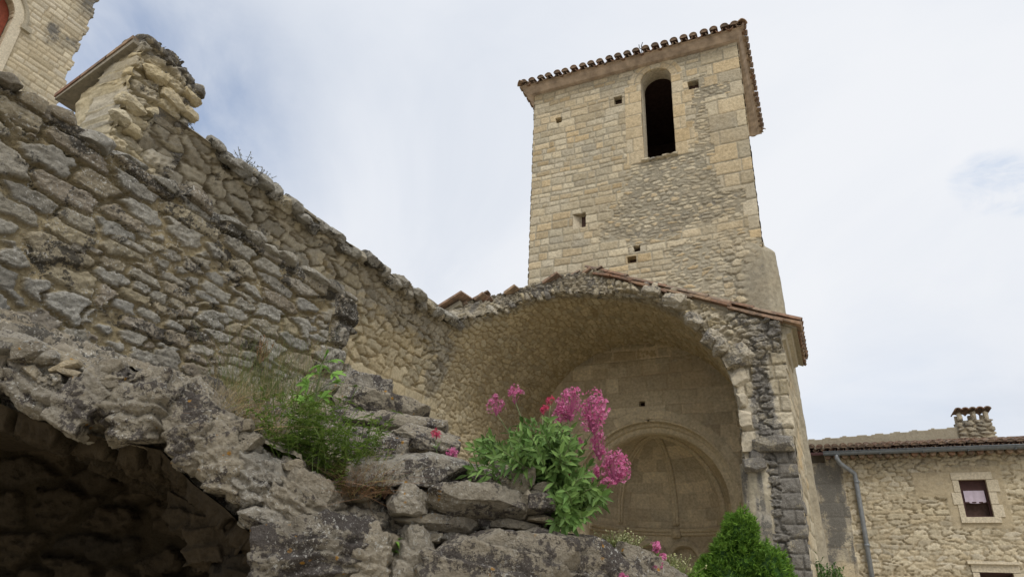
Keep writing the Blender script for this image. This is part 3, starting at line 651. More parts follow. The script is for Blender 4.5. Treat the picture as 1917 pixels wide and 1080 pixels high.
for (px, py, w, h, ang) in ((1262, 566, 44, 26, -15), (1332, 634, 30, 28, -40), (1384, 668, 48, 34, 20), (1352, 650, 30, 26, 0), (1222, 548, 34, 20, -10), (1300, 600, 34, 24, -30)):
    p = on_y(px, py, NF-0.06); d = 11.0; b = MB(); a1, a2 = rot_axes(np.array([1.0, 0, 0]), np.array([0, 0, 1.0]), math.radians(ang))
    rock(b, p, (w*d/F, 0.30, h*d/F*1.1), np.array([a1, (0, 1, 0), a2]), 560+px, n=32, rough=0.24, chips=10, t=(0.4, 0.5, 1, 0.5)); b.build('torn_block', M['broken'], church, True)
# torn left haunch: rough section between the vault edge and the roof
def haunch(u, v):                                           # u = angle deg 84..144, v 0..1
    th = np.radians(u); Y0 = edge_y(u); X0 = XC+RV*np.cos(th); Z0 = ZS+RV*np.sin(th)
    tx = np.interp(u, [84, 88, 102, 113, 125, 135, 144, 150], [-2.9, -3.05, -3.5, -3.93, -4.2, -4.6, -5.2, -5.35])
    ty = np.interp(u, [84, 88, 102, 113, 125, 135, 144, 150], [9.6, 9.56, 9.25, 9.05, 8.92, 8.68, 8.34, 8.3])
    tz = ROOF(tx)+0.07
    P = np.stack([X0+(tx-X0)*v, Y0+(ty-Y0)*v, Z0+(tz-Z0)*v], 1)
    return P, np.broadcast_to(unit((0.45, -0.85, 0.2)), (len(u), 3))
def haunch_h(u, v):
    uu = u*RV*math.pi/180; r = rubble(uu, v*0.5, 0.10, 0.07, 111, depth=0.05, gap=0.4, wav=0.6, rough=2.2)
    n = fbm(uu*3, v*1.5, 113, 4)
    return r[0]+0.10*(n-0.5)*np.sin(np.clip(v, 0, 1)*math.pi), r[1], r[2], r[3]*0.6, np.clip(0.65*(n+0.1)+0.2, 0, 1)
panel('torn_haunch', M['broken'], church, haunch, 84, 148, -0.04, 1.0, (0.35, 0.028), haunch_h)
# row of edge stones where the vault breaks off
rg = np.random.RandomState(8)
for k in range(44):
    b = MB()
    th = math.radians(rg.uniform(88, 146)); Y = float(edge_y(math.degrees(th))); s = rg.uniform(0.06, 0.12); rr = RV+rg.uniform(0.0, 0.06)
    A = np.array([[math.cos(th), 0, math.sin(th)], [0, 1, 0], [-math.sin(th), 0, math.cos(th)]])
    rock(b, (XC+rr*math.cos(th), Y+rg.uniform(-0.03, 0.10), ZS+rr*math.sin(th)), (s*1.4, s*1.1, s*0.8), A, 700+k, n=6, t=(rg.rand(), rg.rand(), 1, rg.rand()))
    b.build('vault_edge_stone', M['broken'], church, True)
# chancel wall with the apse arch
AX, AZ, AR, AR2 = -2.82, 3.10, 1.27, 1.47
def ch_keep(x, z):
    d = np.sqrt((x-AX)**2+(z-AZ)**2); op = np.where(z > AZ, d < AR2, np.abs(x-AX) < AR2)
    dv = np.sqrt((x-XC)**2+(z-ZS)**2); hole = (np.abs(x+2.93) < 0.045) & (np.abs(z-4.88) < 0.04)
    return (~op) & (~hole) & np.where(z > ZS, dv < RV+0.06, np.abs(x-XC) < RV+0.06)
def ch_h(x, z):
    a = ashlar(x, z, (0.18, 0.34), (0.3, 0.6), 121, gap=0.011, depth=0.012, warp=0.01)
    d = np.sqrt((x-AX)**2+(z-AZ)**2); ring = ((d < AR2+0.17) & (z > AZ)).astype(float)
    v = ashlar(np.arctan2(x-AX, z-AZ)*1.5, np.minimum(d, AR2+0.16), (0.6, 0.7), (0.28, 0.36), 123, gap=0.008, depth=0.012, warp=0.004, v0=1.3)
    o = hard(a, v, ring); sm = fbm(x*1.2, z*1.2, 125, 3)
    jt = np.maximum(o[3], 0.45+0.5*sst(0.42, 0.55, sm))
    return o[0]+ring*0.012, o[1], o[2], jt, 0.3*sm
panel('chancel_wall', M['apse'], church, xz(NB), -5.15, -0.95, 0, 6.1, 0.0155, ch_h, ch_keep, rim=lambda u, v: np.broadcast_to(np.array([0, 0.12, 0.0]), (len(u), 3)))
def arc_band(mb, cx, cz, ra, rb, y, y2, zbase, k=48, t=(0.5, 0.5, 1, 0.1)):
    """flat arch order: ring face at y from ra to rb, soffit at ra back to y2, down to zbase"""
    pts = [(-1, zbase)]+[(a, None) for a in np.linspace(math.pi, 0, k)]+[(1, zbase)]; V = []
    for q, z in pts:
        for r, yy in ((rb, y), (ra, y), (ra, y2)):
            if z is not None: V.append((cx+q*r, yy, z))
            else: V.append((cx+r*math.cos(q), yy, cz+r*math.sin(q)))
    n = len(pts); mb.add(V, [(3*i+j, 3*i+3+j, 3*i+4+j, 3*i+1+j) for i in range(n-1) for j in (0, 1)], t)
b = MB(); arc_band(b, AX, AZ, AR+0.10, AR2+0.06, NB+0.11, NB+0.17, 0); arc_band(b, AX, AZ, AR, AR+0.14, NB+0.17, NB+0.45, 0)
b.build('apse_arch', M['apse'], church, True)
# moulded arch rib standing proud round the outer order
b = MB(); b.tube([(AX+(AR2-0.01)*math.cos(a), NB+0.005, AZ+(AR2-0.01)*math.sin(a)) for a in np.linspace(0.0, math.pi, 60)], 0.03, 8); b.build('arch_moulding', M['apse'], church, True)
AO = np.array([AX, NB+0.40]); AC = 1.30
def apse_pos(u, v):
    a = u; ph = np.clip((v-AZ)/AC, 0, math.pi/2); c = np.cos(ph)
    X = AO[0]+AC*c*np.cos(a); Y = AO[1]+AC*c*np.sin(a)*1.0; Z = np.where(v > AZ, AZ+AC*np.sin(ph), v)
    N = np.stack([-c*np.cos(a), -c*np.sin(a), -np.sin(ph)*(v > AZ)], 1); return np.stack([X, Y, Z], 1), N
NICHES = [math.radians(x) for x in (20, 52, 82, 112, 144)]
def apse_h(u, v):
    o = ashlar(u*AC, v, (0.2, 0.34), (0.35, 0.6), 131, gap=0.008, depth=0.008, warp=0.008)
    h = o[0].copy(); jt = np.maximum(o[3], 0.7)
    for a in NICHES:
        dx = (u-a)*AC; dz = v-2.30; d = np.where(dz > 0, np.sqrt(dx*dx+dz*dz), np.abs(dx))
        h = h-0.14*sst(0.255, 0.235, d)+0.045*sst(0.37, 0.35, d)*sst(0.24, 0.26, d)
    return h, o[1], o[2], jt, 0.35*fbm(u*3, v*2, 133, 3)
panel('apse_wall', M['apse'], church, apse_pos, -0.15, math.pi+0.15, 0, AZ+AC*math.pi/2, 0.017, apse_h)
b = MB()
b.tube([(AO[0]+(AC-0.03)*math.cos(a), AO[1]+(AC-0.03)*math.sin(a), 2.83) for a in np.linspace(0.0, math.pi, 40)], 0.045, 8)
b.tube([(AO[0]+(AC-0.015)*math.cos(a), AO[1]+(AC-0.015)*math.sin(a), 2.765) for a in np.linspace(0.0, math.pi, 40)], 0.032, 8); b.build('apse_cornice', M['apse'], church, True)
for deg in (38, 88, 137):
    a = math.radians(deg); b = MB()
    for off in (-0.028, 0.028):
        path = []
        for ph in np.linspace(-0.12, 1.5, 26):
            c = math.cos(max(ph, 0)); z = AZ+AC*math.sin(ph) if ph > 0 else AZ+AC*ph
            path.append((AO[0]+(AC*c-0.02)*math.cos(a)-off*math.sin(a), AO[1]+(AC*c-0.02)*math.sin(a)+off*math.cos(a), z-0.02))
        b.tube(path, 0.034, 8)
    b.box((AO[0]+(AC-0.05)*math.cos(a)-0.08, AO[1]+(AC-0.05)*math.sin(a)-0.06, 2.70), (AO[0]+(AC-0.05)*math.cos(a)+0.08, AO[1]+(AC-0.05)*math.sin(a)+0.06, 2.86))
    b.build('apse_rib', M['apse'], church, True)
# outside of the apse
b = MB(); b.box((-4.6, NB+1.95, 0), (-1.0, NB+2.1, 5.2)); b.build('apse_backing', M['broken'], church)
# right outer wall
panel('outer_wall', M['tower'], church, lambda u, v: (np.stack([XR-0.022+0.025*(u-NF), u, v], 1), np.broadcast_to(np.array([1.0, 0, 0]), (len(u), 3))), NF-0.02, 11.4, 0, 5.1, (0.03, 0.02), lambda u, v: (*ashlar(u, v, (0.15, 0.28), (0.3, 0.6), 141, gap=0.016, depth=0.022, warp=0.02), 0.15+0*u))
# engaged shaft, imposts and dark stones on the pier front
def block(name, px, py, w, h, dpt, seed, t, parent, mat, yoff=0.06, **k):
    p = on_y(px, py, NF-yoff); d = 10.2; b = MB(); rock(b, p, (w*d/F*0.86, dpt*0.6, h*d/F*0.95), np.eye(3), seed, t=t, **k); return b.build(name, mat, parent, True)
block('impost', 1447, 831, 74, 26, 0.34, 811, (0.3, 0.4, 1, 0.75), church, M['broken'], 0.08, n=32, boxy=0.9, rough=0.06, chips=4)
block('impost', 1412, 871, 44, 24, 0.32, 812, (0.3, 0.3, 1, 0.9), church, M['broken'], 0.10, n=32, boxy=0.85, rough=0.09)
block('impost', 1418, 853, 34, 26, 0.24, 813, (0.2, 0.2, 1, 0.9), church, M['broken'], 0.02, n=20, rough=0.12)
def shaft_pos(u, v):
    a = u/0.19; X = -0.875+0.185*np.sin(a); Y = NF-0.12*np.cos(a)+0.02
    return np.stack([X, Y, v], 1), np.stack([np.sin(a), -np.cos(a), 0*a], 1)
def shaft_h(u, v):
    n = fbm(u*6, v*5, 151, 5); st = fbm(u*14, v*1.6, 153, 4)
    return 0.02*(n-0.5), n, 0.9+0*n, 0.2+0.8*sst(0.4, 0.6, n), np.clip(4.0*(st-0.46), 0, 1)
panel('engaged_shaft', M['plaster'], church, shaft_pos, -0.30, 0.30, 0, 3.30, 0.012, shaft_h)
# roof of the bay
b = MB(); rng = random.Random(11); cs = 1/math.hypot(1, 0.43); sn = 0.43*cs
tile_slope(b, np.array([-0.10, NF-0.02, ROOF(-0.10)]), np.array([0, 1.0, 0]), np.array([cs, 0, -sn]), np.array([sn, 0, cs]), 1.85, lambda c: 2.9/cs, rng, pitch=0.185)
def st_left(c):                                             # left slope is torn off along the vault edge
    return 0.0
yy = np.array([8.30, 8.45, 8.70, 8.95, 9.08, 9.28, 9.58, 12]); xx = np.array([-4.80, -4.76, -4.62, -4.32, -4.12, -3.70, -3.15, -3.05])
tile_slope(b, np.array([-5.75, 8.30, ROOF(-5.75)]), np.array([0, 1.0, 0]), np.array([-cs, 0, -sn]), np.array([-sn, 0, cs]), 3.7, lambda c: (float(np.interp(8.30+c, yy, xx))+5.75)/cs-0.1, rng, pitch=0.205, lift=-0.035)
b.build('roof_tiles', M['tile'], church)
b = MB()                                                    # deck under the tiles, in strips that follow the tear
b.prism([(XC, NF, ROOF(XC)+0.03), (-0.13, NF, ROOF(-0.13)+0.03), (-0.13, NF, ROOF(-0.13)-0.03), (XC, NF, ROOF(XC)-0.05)], (0, 1.8, 0))
b.prism([(XC, NF+1.8, ROOF(XC)+0.03), (-0.56, NF+1.8, ROOF(-0.56)+0.03), (-0.56, NF+1.8, ROOF(-0.56)-0.03), (XC, NF+1.8, ROOF(XC)-0.05)], (0, 0.63, 0))
for k in range(18):
    y0 = 8.33+k*0.205; x1 = float(np.interp(y0, yy, xx))-0.03
    b.prism([(-5.7, y0, ROOF(-5.7)+0.03), (x1, y0, ROOF(x1)+0.03), (x1, y0, ROOF(x1)-0.04), (-5.7, y0, ROOF(-5.7)-0.15)], (0, 0.205, 0), (0.8, 0.9, 0.4, 0))
b.build('roof_deck', M['plaster'], church)
# verge tiles laid along the broken gable edge
b = MB(); rng = random.Random(21); upv = np.array([sn, 0, cs]); dn = np.array([cs, 0, -sn]); x = XC-0.05; 
while x < -0.22:
    L = rng.uniform(0.30, 0.44); x2 = min(x+L*cs, -0.09); tl = rng.uniform(-0.03, 0.025)
    p0 = np.array([x, NF-0.10, ROOF(x)+0.015+tl]); p1 = np.array([x2+0.03, NF-0.10-rng.uniform(0, 0.04), ROOF(x2)+0.015+tl-0.012])
    b.prism([p0-upv*0.012, p1-upv*0.018, p1+upv*0.028, p0+upv*0.02], (0, 0.30, 0), (rng.random(), rng.random(), 1, 0)); x = x2-0.02
b.build('verge_tiles', M['verge'], church)
for (xa, xb, y) in ((-5.26, -4.74, 8.22), (-4.66, -4.52, 8.50), (-4.28, -4.10, 8.76), (-3.75, -3.50, 9.05), (-3.34, -3.07, 9.42)):
    b = MB(); dnl = np.array([-cs, 0, -sn]); zz_ = 0.06 if xb < -4.7 else 0.03; p0 = np.array([xb, y, ROOF(xb)+zz_+0.03]); p1 = np.array([xa, y, ROOF(xa)+zz_]); ul = np.array([-sn, 0, cs])
    b.prism([p0-ul*0.012, p0+ul*0.02, p1+ul*0.022, p1-ul*0.018], (0.03, 0.30, 0), (0.9 if xb < -4.7 else rng.random(), 0.5, 1, 0)); b.build('verge_tile', M['verge'], church)
b = MB(); ys = NF+0.02
b.prism([(XR-0.02, ys, 4.98), (XR+0.05, ys, 5.0), (XR+0.07, ys, 5.07), (XR+0.13, ys, 5.09), (XR+0.15, ys, ROOF(XR+0.15)-0.035), (XR-0.02, ys, ROOF(XR)-0.035)], (0, 1.62, 0), (0.7, 0.8, 1, 0)); b.build('eave_cornice', M['plaster'], church)

# ------------------------------------------------------------------ near facing of grey field stone in front of the vault foot
facing = thing('rubble_wall', (-4.75, 3.5, 0), 'rough grey lichened fieldstone wall rising behind the broken arch', 'stone wall')
FX = -4.72
def face_keep(u, v):
    n = fbm(u*4, v*4, 161, 3)-0.5; t = 4.60+0.10*n+0.05*(vn(u*2.6, 0*u, 163)-0.5)
    return (v < t) & (u < 5.72+0.16*n+0.05*np.sign(np.sin(v*9)))
def face_h(u, v):
    r = rubble(u, v, 0.42, 0.155, 167, depth=0.046, gap=0.20, wav=0.28, jit=0.85, rough=1.6, flat=0.92, p=4.5, crev=0.75)
    sm_ = rubble(u, v, 0.25, 0.095, 168, depth=0.038, gap=0.22, wav=0.3, jit=0.85, rough=1.6, flat=0.92, p=4.5, crev=0.6)
    r = hard(r, sm_, sst(0.53, 0.57, fbm(u*1.9, v*3.2, 173, 3)))
    n = fbm(u*1.3, v*1.3, 169, 4)-0.5
    q = ((u > 5.36) & (v > 3.3)).astype(float)
    qa = ashlar(u, v, (0.28, 0.38), (0.4, 0.5), 171, gap=0.04, depth=0.07, warp=0.05, rough=2.0)
    o = hard(r, qa, q)
    h = o[0]+0.06*n
    return h, o[1], o[2], o[3], np.clip(0.55*o[2]*(o[1] > 0.4)+0.5*sst(0.0, 0.25, n)+0.4*q+0.4*sst(4.4, 4.6, v), 0, 1)
panel('stone_face', M['facing'], facing, yz(FX, 1), 0.9, 5.95, 2.2, 4.75, 0.0115, face_h, face_keep, rim=lambda u, v: np.broadcast_to(np.array([-0.42, 0.0, 0.0]), (len(u), 3)))
b = MB(); b.box((-5.6, 0.6, 0), (FX-0.12, 5.6, 4.5), (0.5, 0.4, 1, 0.4)); b.build('wall_core', M['facing'], facing)
# cap stones along the top edge of the facing
b = MB(); rg = np.random.RandomState(31); y = 1.0
while y < 5.6:
    L = rg.uniform(0.18, 0.42); A = np.array([[1, 0, 0], [0, math.cos(0.1*rg.normal()), 0], [0, 0, 1.0]]); A[1] = unit((0, 1, 0.12*rg.normal())); A[2] = unit(np.cross(A[0], A[1]))
    rock(b, (FX-0.10+rg.uniform(-0.03, 0.04), y+L/2, 4.60+rg.uniform(-0.02, 0.03)), (0.34, L*1.05, rg.uniform(0.08, 0.15)), A, 900+int(y*50), n=20, rough=0.15, t=(rg.rand(), rg.rand(), 1, 0.05+0.5*rg.rand()))
    y += L
b.build('coping_stones', M['facing'], facing, True)

# stones that crown the torn vault edge above it
crest = thing('vault_crest', (-4.9, 5.5, 4.8), 'line of broken grey crest stones left along the top of the torn vault', 'wall top')
b = MB(); rg = np.random.RandomState(41); y = 3.40
while y < 8.1:
    L = rg.uniform(0.10, 0.24); th = math.radians(144.6+rg.uniform(-1.5, 2.0)); rr = RV+rg.uniform(-0.01, 0.04)
    A = np.array([[math.cos(th), 0, math.sin(th)], [0, 1, 0], [-math.sin(th), 0, math.cos(th)]])
    rock(b, (XC+rr*math.cos(th), y+L/2, ZS+rr*math.sin(th)), (0.24, L*1.2, rg.uniform(0.10, 0.17)), A, 1000+int(y*40), n=20, rough=0.17, chips=9, t=(rg.rand()*0.7, rg.rand()*0.8, 1, 0.15+0.55*rg.rand()))
    if rg.rand() < 0.6: rock(b, (XC+rr*math.cos(th)-0.2, y+L/2, ZS+rr*math.sin(th)+0.0), (0.3, L, 0.2), A, 1100+int(y*40), n=12, t=(rg.rand(), rg.rand(), 1, 0.5))
    y += L*0.86
b.build('crest_stones', M['facing'], crest, True)

# ------------------------------------------------------------------ gable stub with a sloping slab
stub = thing('gable_stub', (-5.2, 2.95, 4.6), 'pale broken stub of gable wall with a sloping stone slab standing on the rubble wall', 'wall remnant')
SX, SY0, SY1 = -4.88, 2.66, 3.25
def stub_keep(u, v):
    n = fbm(u*6, v*6, 181, 3)-0.5; return (v < 5.86-0.10*sst(SY0+0.3, SY1, u)+0.10*n) & (u < SY1+0.05+0.16*n+0.10*(vn(v*9, 0*v, 183)-0.5))
def stub_h(u, v):
    r = rubble(u, v, 0.25, 0.12, 185, depth=0.06, gap=0.22, wav=0.35, rough=2.2, flat=0.8, p=4.0); n = fbm(u*3, v*3, 187, 3)
    return r[0]+0.11*(n-0.5), r[1], r[2], r[3], np.clip(0.3*r[1]+0.9*sst(5.62, 5.85, v+0.1*(n-0.5))+0.7*sst(SY1-0.2, SY1, u), 0, 1)
panel('broken_side', M['stub'], stub, yz(SX, 1), SY0-0.02, SY1+0.14, 4.3, 5.95, 0.009, stub_h, stub_keep, rim=lambda u, v: np.broadcast_to(np.array([-0.4, 0.0, 0.0]), (len(u), 3)))
TOPZ = lambda x: 5.80+0.43*(x-SX)
def stubf_keep(u, v): return v < TOPZ(u)-0.10
def stubf_h(u, v):
    n = fbm(u*4, v*7, 191, 5)-0.5; r = rubble(u, v, 0.3, 0.10, 193, depth=0.05, gap=0.4, wav=0.3)
    m = sst(-5.05, -4.9, u+0.2*n)
    return 0.09*n+r[0]*m*0.6, 0.1+0.2*r[1], 0.75+0.25*r[2], 0.6+0.4*r[3]*m, 0*u
panel('rendered_end', M['stub'], stub, xz(SY0), -5.50, SX+0.05, 4.3, 5.95, 0.009, stubf_h, stubf_keep)
b = MB(); b.box((-5.45, SY0+0.04, 4.2), (SX-0.1, SY1, 5.45)); b.build('wall_core', M['stub'], stub)
b = MB(); y0, y1 = SY0-0.08, SY0+0.40; tsl = 0.43
for k in range(3):
    xa = SX-0.02-0.28*k; xb = xa-0.29; za = TOPZ(xa)-0.02; zb = TOPZ(xb)-0.02
    b.prism([(xa, y0, za), (xb, y0, zb), (xb, y0, zb+0.035), (xa, y0, za+0.035)], (0, y1-y0, 0), ((0.15, 0.9, 0.5)[k], 0.5, 1, 0))
b.build('tile_course', M['verge'], stub)
b = MB(); b.prism([(SX+0.0, y0+0.01, TOPZ(SX)-0.025), (SX-0.86, y0+0.01, TOPZ(SX-0.86)-0.025), (SX-0.86, y0+0.01, TOPZ(SX-0.86)-0.05), (SX-0.5, y0+0.01, TOPZ(SX-0.5)-0.06), (SX, y0+0.01, TOPZ(SX)-0.07)], (0, 0.46, 0), (0.2, 0.2, 1, 0.5)); b.build('slab', M['plaster'], stub)
b = MB(); rg = np.random.RandomState(51)
for k in range(9):
    y = SY0+0.04+0.07*k; rock(b, (SX-0.10+rg.uniform(-.05, .05), y, 5.84-0.015*k+rg.uniform(-0.02, 0.02)), (0.32, 0.16, 0.10), np.eye(3), 1200+k, n=12, rough=0.14, t=(rg.rand(), rg.rand(), 1, 0.9))
for k, (y, z, w) in enumerate(((2.68, 4.98, 0.20), (2.80, 4.93, 0.16), (2.72, 5.15, 0.24), (3.05, 5.45, 0.28), (2.98, 5.2, 0.26), (3.2, 5.6, 0.2), (3.22, 5.42, 0.18), (2.82, 5.55, 0.24))):
    rock(b, (SX+0.04, y, z), (0.13, w, w*0.5), np.array([(1, 0, 0), unit((0, 1, -0.15)), unit((0, 0.15, 1))]), 1230+k, n=32, rough=0.20, chips=10, t=(rg.rand()*0.6, 0.7, 1, 0.0))
b.build('loose_stones', M['stub'], stub, True)

# ------------------------------------------------------------------ far tower
far = thing('castle_tower', (-24, 8, 0), 'tall pale ashlar castle tower with a red arched shutter, at the top left corner', 'tower')
FAX = -24.0; WY, WZ, WR = 7.82, 19.3, 0.85
def far_h(u, v):
    a = ashlar(u, v, (0.16, 0.26), (0.35, 0.7), 201, gap=0.03, depth=0.03, warp=0.02, v1=30); n = fbm(u*0.8, v*0.8, 203, 4)-0.5
    return (*a, np.clip(0.7*sst(19.8, 22, v+3*n)*sst(9.4, 10.4, u+n)+0.5*sst(0.12, 0.3, n), 0, 1))
def far_keep(u, v):
    d = np.sqrt((u-WY)**2+(v-WZ)**2); e = 10.95+0.05*np.sign(np.sin(v*7))+0.15*(fbm(v*2, 0*v, 205, 3)-0.5)
    return ~np.where(v > WZ, d < WR, np.abs(u-WY) < WR) & (u < e)
panel('front_wall', M['house'], far, yz(FAX, 1), 3.5, 11.2, 10, 27, 0.035, far_h, far_keep, rim=lambda u, v: np.broadcast_to(np.array([-0.35, 0.0, 0.0]), (len(u), 3)))
b = MB(); b.box((FAX-7, 3.5, 0), (FAX-0.36, 10.85, 27)); b.build('wall_core', M['house'], far)
b = MB(); n = 24; aa = np.linspace(0, math.pi, n); V = []
for r_, xo in ((WR, 0.02), (WR, 0.07), (WR+0.34, 0.07), (WR+0.34, 0.0)): V += [(FAX+xo, WY+r_*math.cos(a), WZ+r_*math.sin(a)) for a in aa]
b.add(V, [(q*n+i, q*n+i+1, (q+1)*n+i+1, (q+1)*n+i) for q in range(3) for i in range(n-1)], (0.5, 0.8, 1, 0))
for sgn in (-1, 1): b.box((FAX, min(WY+sgn*WR, WY+sgn*(WR+0.34)), WZ-3.5), (FAX+0.07, max(WY+sgn*WR, WY+sgn*(WR+0.34)), WZ), (0.4, 0.8, 1, 0))
b.build('window_surround', M['quoin'], far)
b = MB(); b.tube([(FAX+0.06, WY+(WR+0.40)*math.cos(a), WZ+(WR+0.40)*math.sin(a)) for a in np.linspace(-0.05, math.pi+0.05, 30)], 0.09, 8)
b.box((FAX, WY+WR+0.28, WZ-0.2), (FAX+0.16, WY+WR+0.62, WZ-0.02)); b.build('hood_mould', M['plaster'], far)
b = MB(); b.prism([(FAX-0.28, WY+WR*math.cos(a), WZ+WR*math.sin(a)) for a in aa]+[(FAX-0.28, WY-WR, WZ-3.5), (FAX-0.28, WY+WR, WZ-3.5)], (-0.05, 0, 0)); b.build('shutter', M['redboard'], far)

# ------------------------------------------------------------------ house on the right
house = thing('stone_house', (3, 20.2, 0), 'cream rubble stone house with a tiled roof and grey gutter, at the lower right', 'house')
HY = 20.0
WINS = [(3.165, 4.17, 0.285, 0.435), (3.22, 2.0, 0.33, 0.52)]
def house_h(x, z):
    r = rubble(x, z, 0.28, 0.115, 211, depth=0.036, gap=0.15, wav=0.4, rough=1.5, flat=0.85, jit=1.0, p=3.6, crev=0.9)
    a = ashlar(x, z, (0.34, 0.46), (0.45, 0.7), 213, gap=0.014, depth=0.012, warp=0.012)
    pier = (x < 0.36+0.05*(hsh(np.floor(z/0.4), 0*z, 3)-0.5)).astype(float); o = hard(r, a, pier)
    n = fbm(x*1.6, z*1.6, 215, 4)-0.5; st = fbm(x*6, z*1.1, 217, 4)
    sm = ((np.abs(x-WINS[0][0]-0.02) < 0.62) & (np.abs(z-4.2) < 0.72)) | ((x > 1.9) & (x < 2.6) & (np.abs(z-4.5) < 0.3))
    jt = np.where(sm, np.minimum(o[3], 0.3), o[3])
    wx = pier*np.clip(0.55*sst(2.2, 3.6, z+0.6*n)+1.4*(st-0.45)+0.45*sst(-0.1, 0.2, n), 0, 1)+0.35*sst(4.7, 5.1, z+0.6*n)*(1-pier)
    return np.where(sm, 0.03, o[0])+pier*0.05, o[1], o[2], jt, wx
def house_keep(x, z):
    k = np.ones(x.shape, bool)
    for wx, wz, hw, hh in WINS: k &= ~((np.abs(x-wx) < hw) & (np.abs(z-wz) < hh))
    return k & ((x > -0.05) | (z < 5.12))
panel('front_wall', M['house'], house, xz(HY), -0.75, 8.0, 0, 5.30, 0.024, house_h, house_keep, rim=lambda u, v: np.broadcast_to(np.array([0, 0.22, 0.0]), (len(u), 3)))
b = MB(); b.box((-0.7, HY+0.24, 0), (8, HY+0.3, 5.1)); b.build('inner_wall', M['void'], house)
for lo, hi in (((7.95, HY+0.02, 0), (8.3, HY+5, 5.2)), ((-0.8, HY+0.3, 0), (-0.5, HY+5, 5.2))):
    b = MB(); b.box(lo, hi); b.build('side_wall', M['plaster'], house)
for k, (wx, wz, hw, hh) in enumerate(WINS):
    b = MB(); t = lambda: (random.Random(k).random(), 0.8, 1, 0)
    b.box((wx-hw-0.14, HY-0.055, wz+hh), (wx+hw+0.14, HY+0.1, wz+hh+0.17), (0.3, 0.8, 1, 0))
    b.box((wx-hw-0.12, HY-0.075, wz-hh-0.13), (wx+hw+0.12, HY+0.1, wz-hh), (0.6, 0.9, 1, 0))
    for q in range(3):
        z0 = wz-hh+q*hh*2/3; z1 = z0+hh*2/3-0.012; w1 = (0.12, 0.2, 0.13)[q]; w2 = (0.22, 0.15, 0.24)[q]
        b.box((wx-hw-w1, HY-0.05, z0), (wx-hw, HY+0.1, z1), (0.2+0.2*q, 0.8, 1, 0)); b.box((wx+hw, HY-0.05, z0), (wx+hw+w2, HY+0.1, z1), (0.5-0.2*q, 0.85, 1, 0))
    if k == 1: b.box((wx-hw-0.2, HY-0.12, wz+hh+0.17), (wx+hw+0.15, HY+0.05, wz+hh+0.23), (0.6, 0.9, 1, 0))
    sr = b.build('window_surround', M['quoin'], house)
    b = MB(); fy = HY+0.08
    b.box((wx-hw, fy, wz-hh), (wx-hw+0.05, fy+0.05, wz+hh)); b.box((wx+hw-0.05, fy, wz-hh), (wx+hw, fy+0.05, wz+hh)); b.box((wx-hw+0.05, fy, wz+hh-0.05), (wx+hw-0.05, fy+0.05, wz+hh)); b.box((wx-hw+0.05, fy, wz-hh), (wx+hw-0.05, fy+0.05, wz-hh+0.04))
    if k == 0:
        b.box((wx-hw+0.05, fy+0.01, wz-0.10), (wx+hw-0.05, fy+0.04, wz-0.07)); b.box((wx-hw+0.05, fy+0.02, wz+0.18), (wx+hw-0.05, fy+0.045, wz+hh-0.05))
    wf = b.build('window_frame', M['wood'], house)
    if k == 0:
        b = MB(); nx, nz = 14, 6; V = []
        for j in range(nz+1):
            for i in range(nx+1):
                fx = i/nx; V.append((wx-hw+0.07+fx*(2*hw-0.14), fy+0.012+0.006*math.sin(fx*19), wz+0.19-j/nz*0.27-0.03*(math.sin(fx*math.pi))*(j/nz)))
        b.add(V, [(j*(nx+1)+i, j*(nx+1)+i+1, (j+1)*(nx+1)+i+1, (j+1)*(nx+1)+i) for j in range(nz) for i in range(nx)]); b.build('curtain', M['cloth'], wf, True)
b = MB(); rng = random.Random(31)
sl = 0.235; cs = math.cos(math.atan(sl)); sn = math.sin(math.atan(sl))
tile_slope(b, np.array([-0.62, HY-0.34, 5.33]), np.array([1.0, 0, 0]), np.array([0, -cs, -sn]), np.array([0, -sn, cs]), 8.6, lambda c: 2.0, rng, pitch=0.20, start_at=lambda c: 0.35 if c < 0.55 else 0.0)
b.build('roof_tiles', M['tile'], house)
b = MB(); b.prism([(-0.6, HY-0.28, 5.33), (-0.6, HY+1.7, 5.33+1.98*sl), (-0.6, HY+1.7, 5.25+1.98*sl), (-0.6, HY-0.28, 5.27)], (8.6, 0, 0)); b.build('roof_deck', M['wood'], house)
b = MB(); x = -0.05
for k in range(40):
    b.tube([(x+0.1, HY-0.24, 5.245), (x+0.1, HY+0.02, 5.245)], 0.075, 8, (rng.random(), 0.4, 1, 0)); x += 0.2
b.build('eave_tiles', M['tile'], house)
b = MB(); V = []; n = 9; gx0, gx1 = -0.05, 8.2
for gx in (gx0, gx1):
    for r_ in (0.085, 0.078):
        for j in range(n):
            a = math.pi+math.pi*j/(n-1); V.append((gx, HY-0.44+r_*math.cos(a), 5.31+r_*math.sin(a)*1.1))
Fc = [(j, j+1, 2*n+j+1, 2*n+j) for j in range(n-1)]+[(n+j+1, n+j, 3*n+j, 3*n+j+1) for j in range(n-1)]+[tuple(range(n)), tuple(range(2*n, 3*n))[::-1]]
b.add(V, Fc); b.tube([(gx0, HY-0.525, 5.31), (gx1, HY-0.525, 5.31)], 0.012, 6)
for k in range(9): b.box((0.3+k*0.95, HY-0.535, 5.21), (0.33+k*0.95, HY-0.345, 5.225))
gt = b.build('gutter', M['zinc'], house, True)
b = MB(); b.tube([(0.26, HY-0.44, 5.24), (0.26, HY-0.44, 5.13), (0.32, HY-0.38, 5.02), (0.52, HY-0.20, 4.88), (0.62, HY-0.13, 4.80), (0.63, HY-0.12, 4.66), (0.64, HY-0.12, 0.0)], 0.056, 12)
for z in (4.62, 3.1, 1.6): b.tube([(0.64, HY-0.12, z), (0.64, HY-0.12, z-0.06)], 0.066, 12)
b.build('downpipe', M['pipe'], house, True)
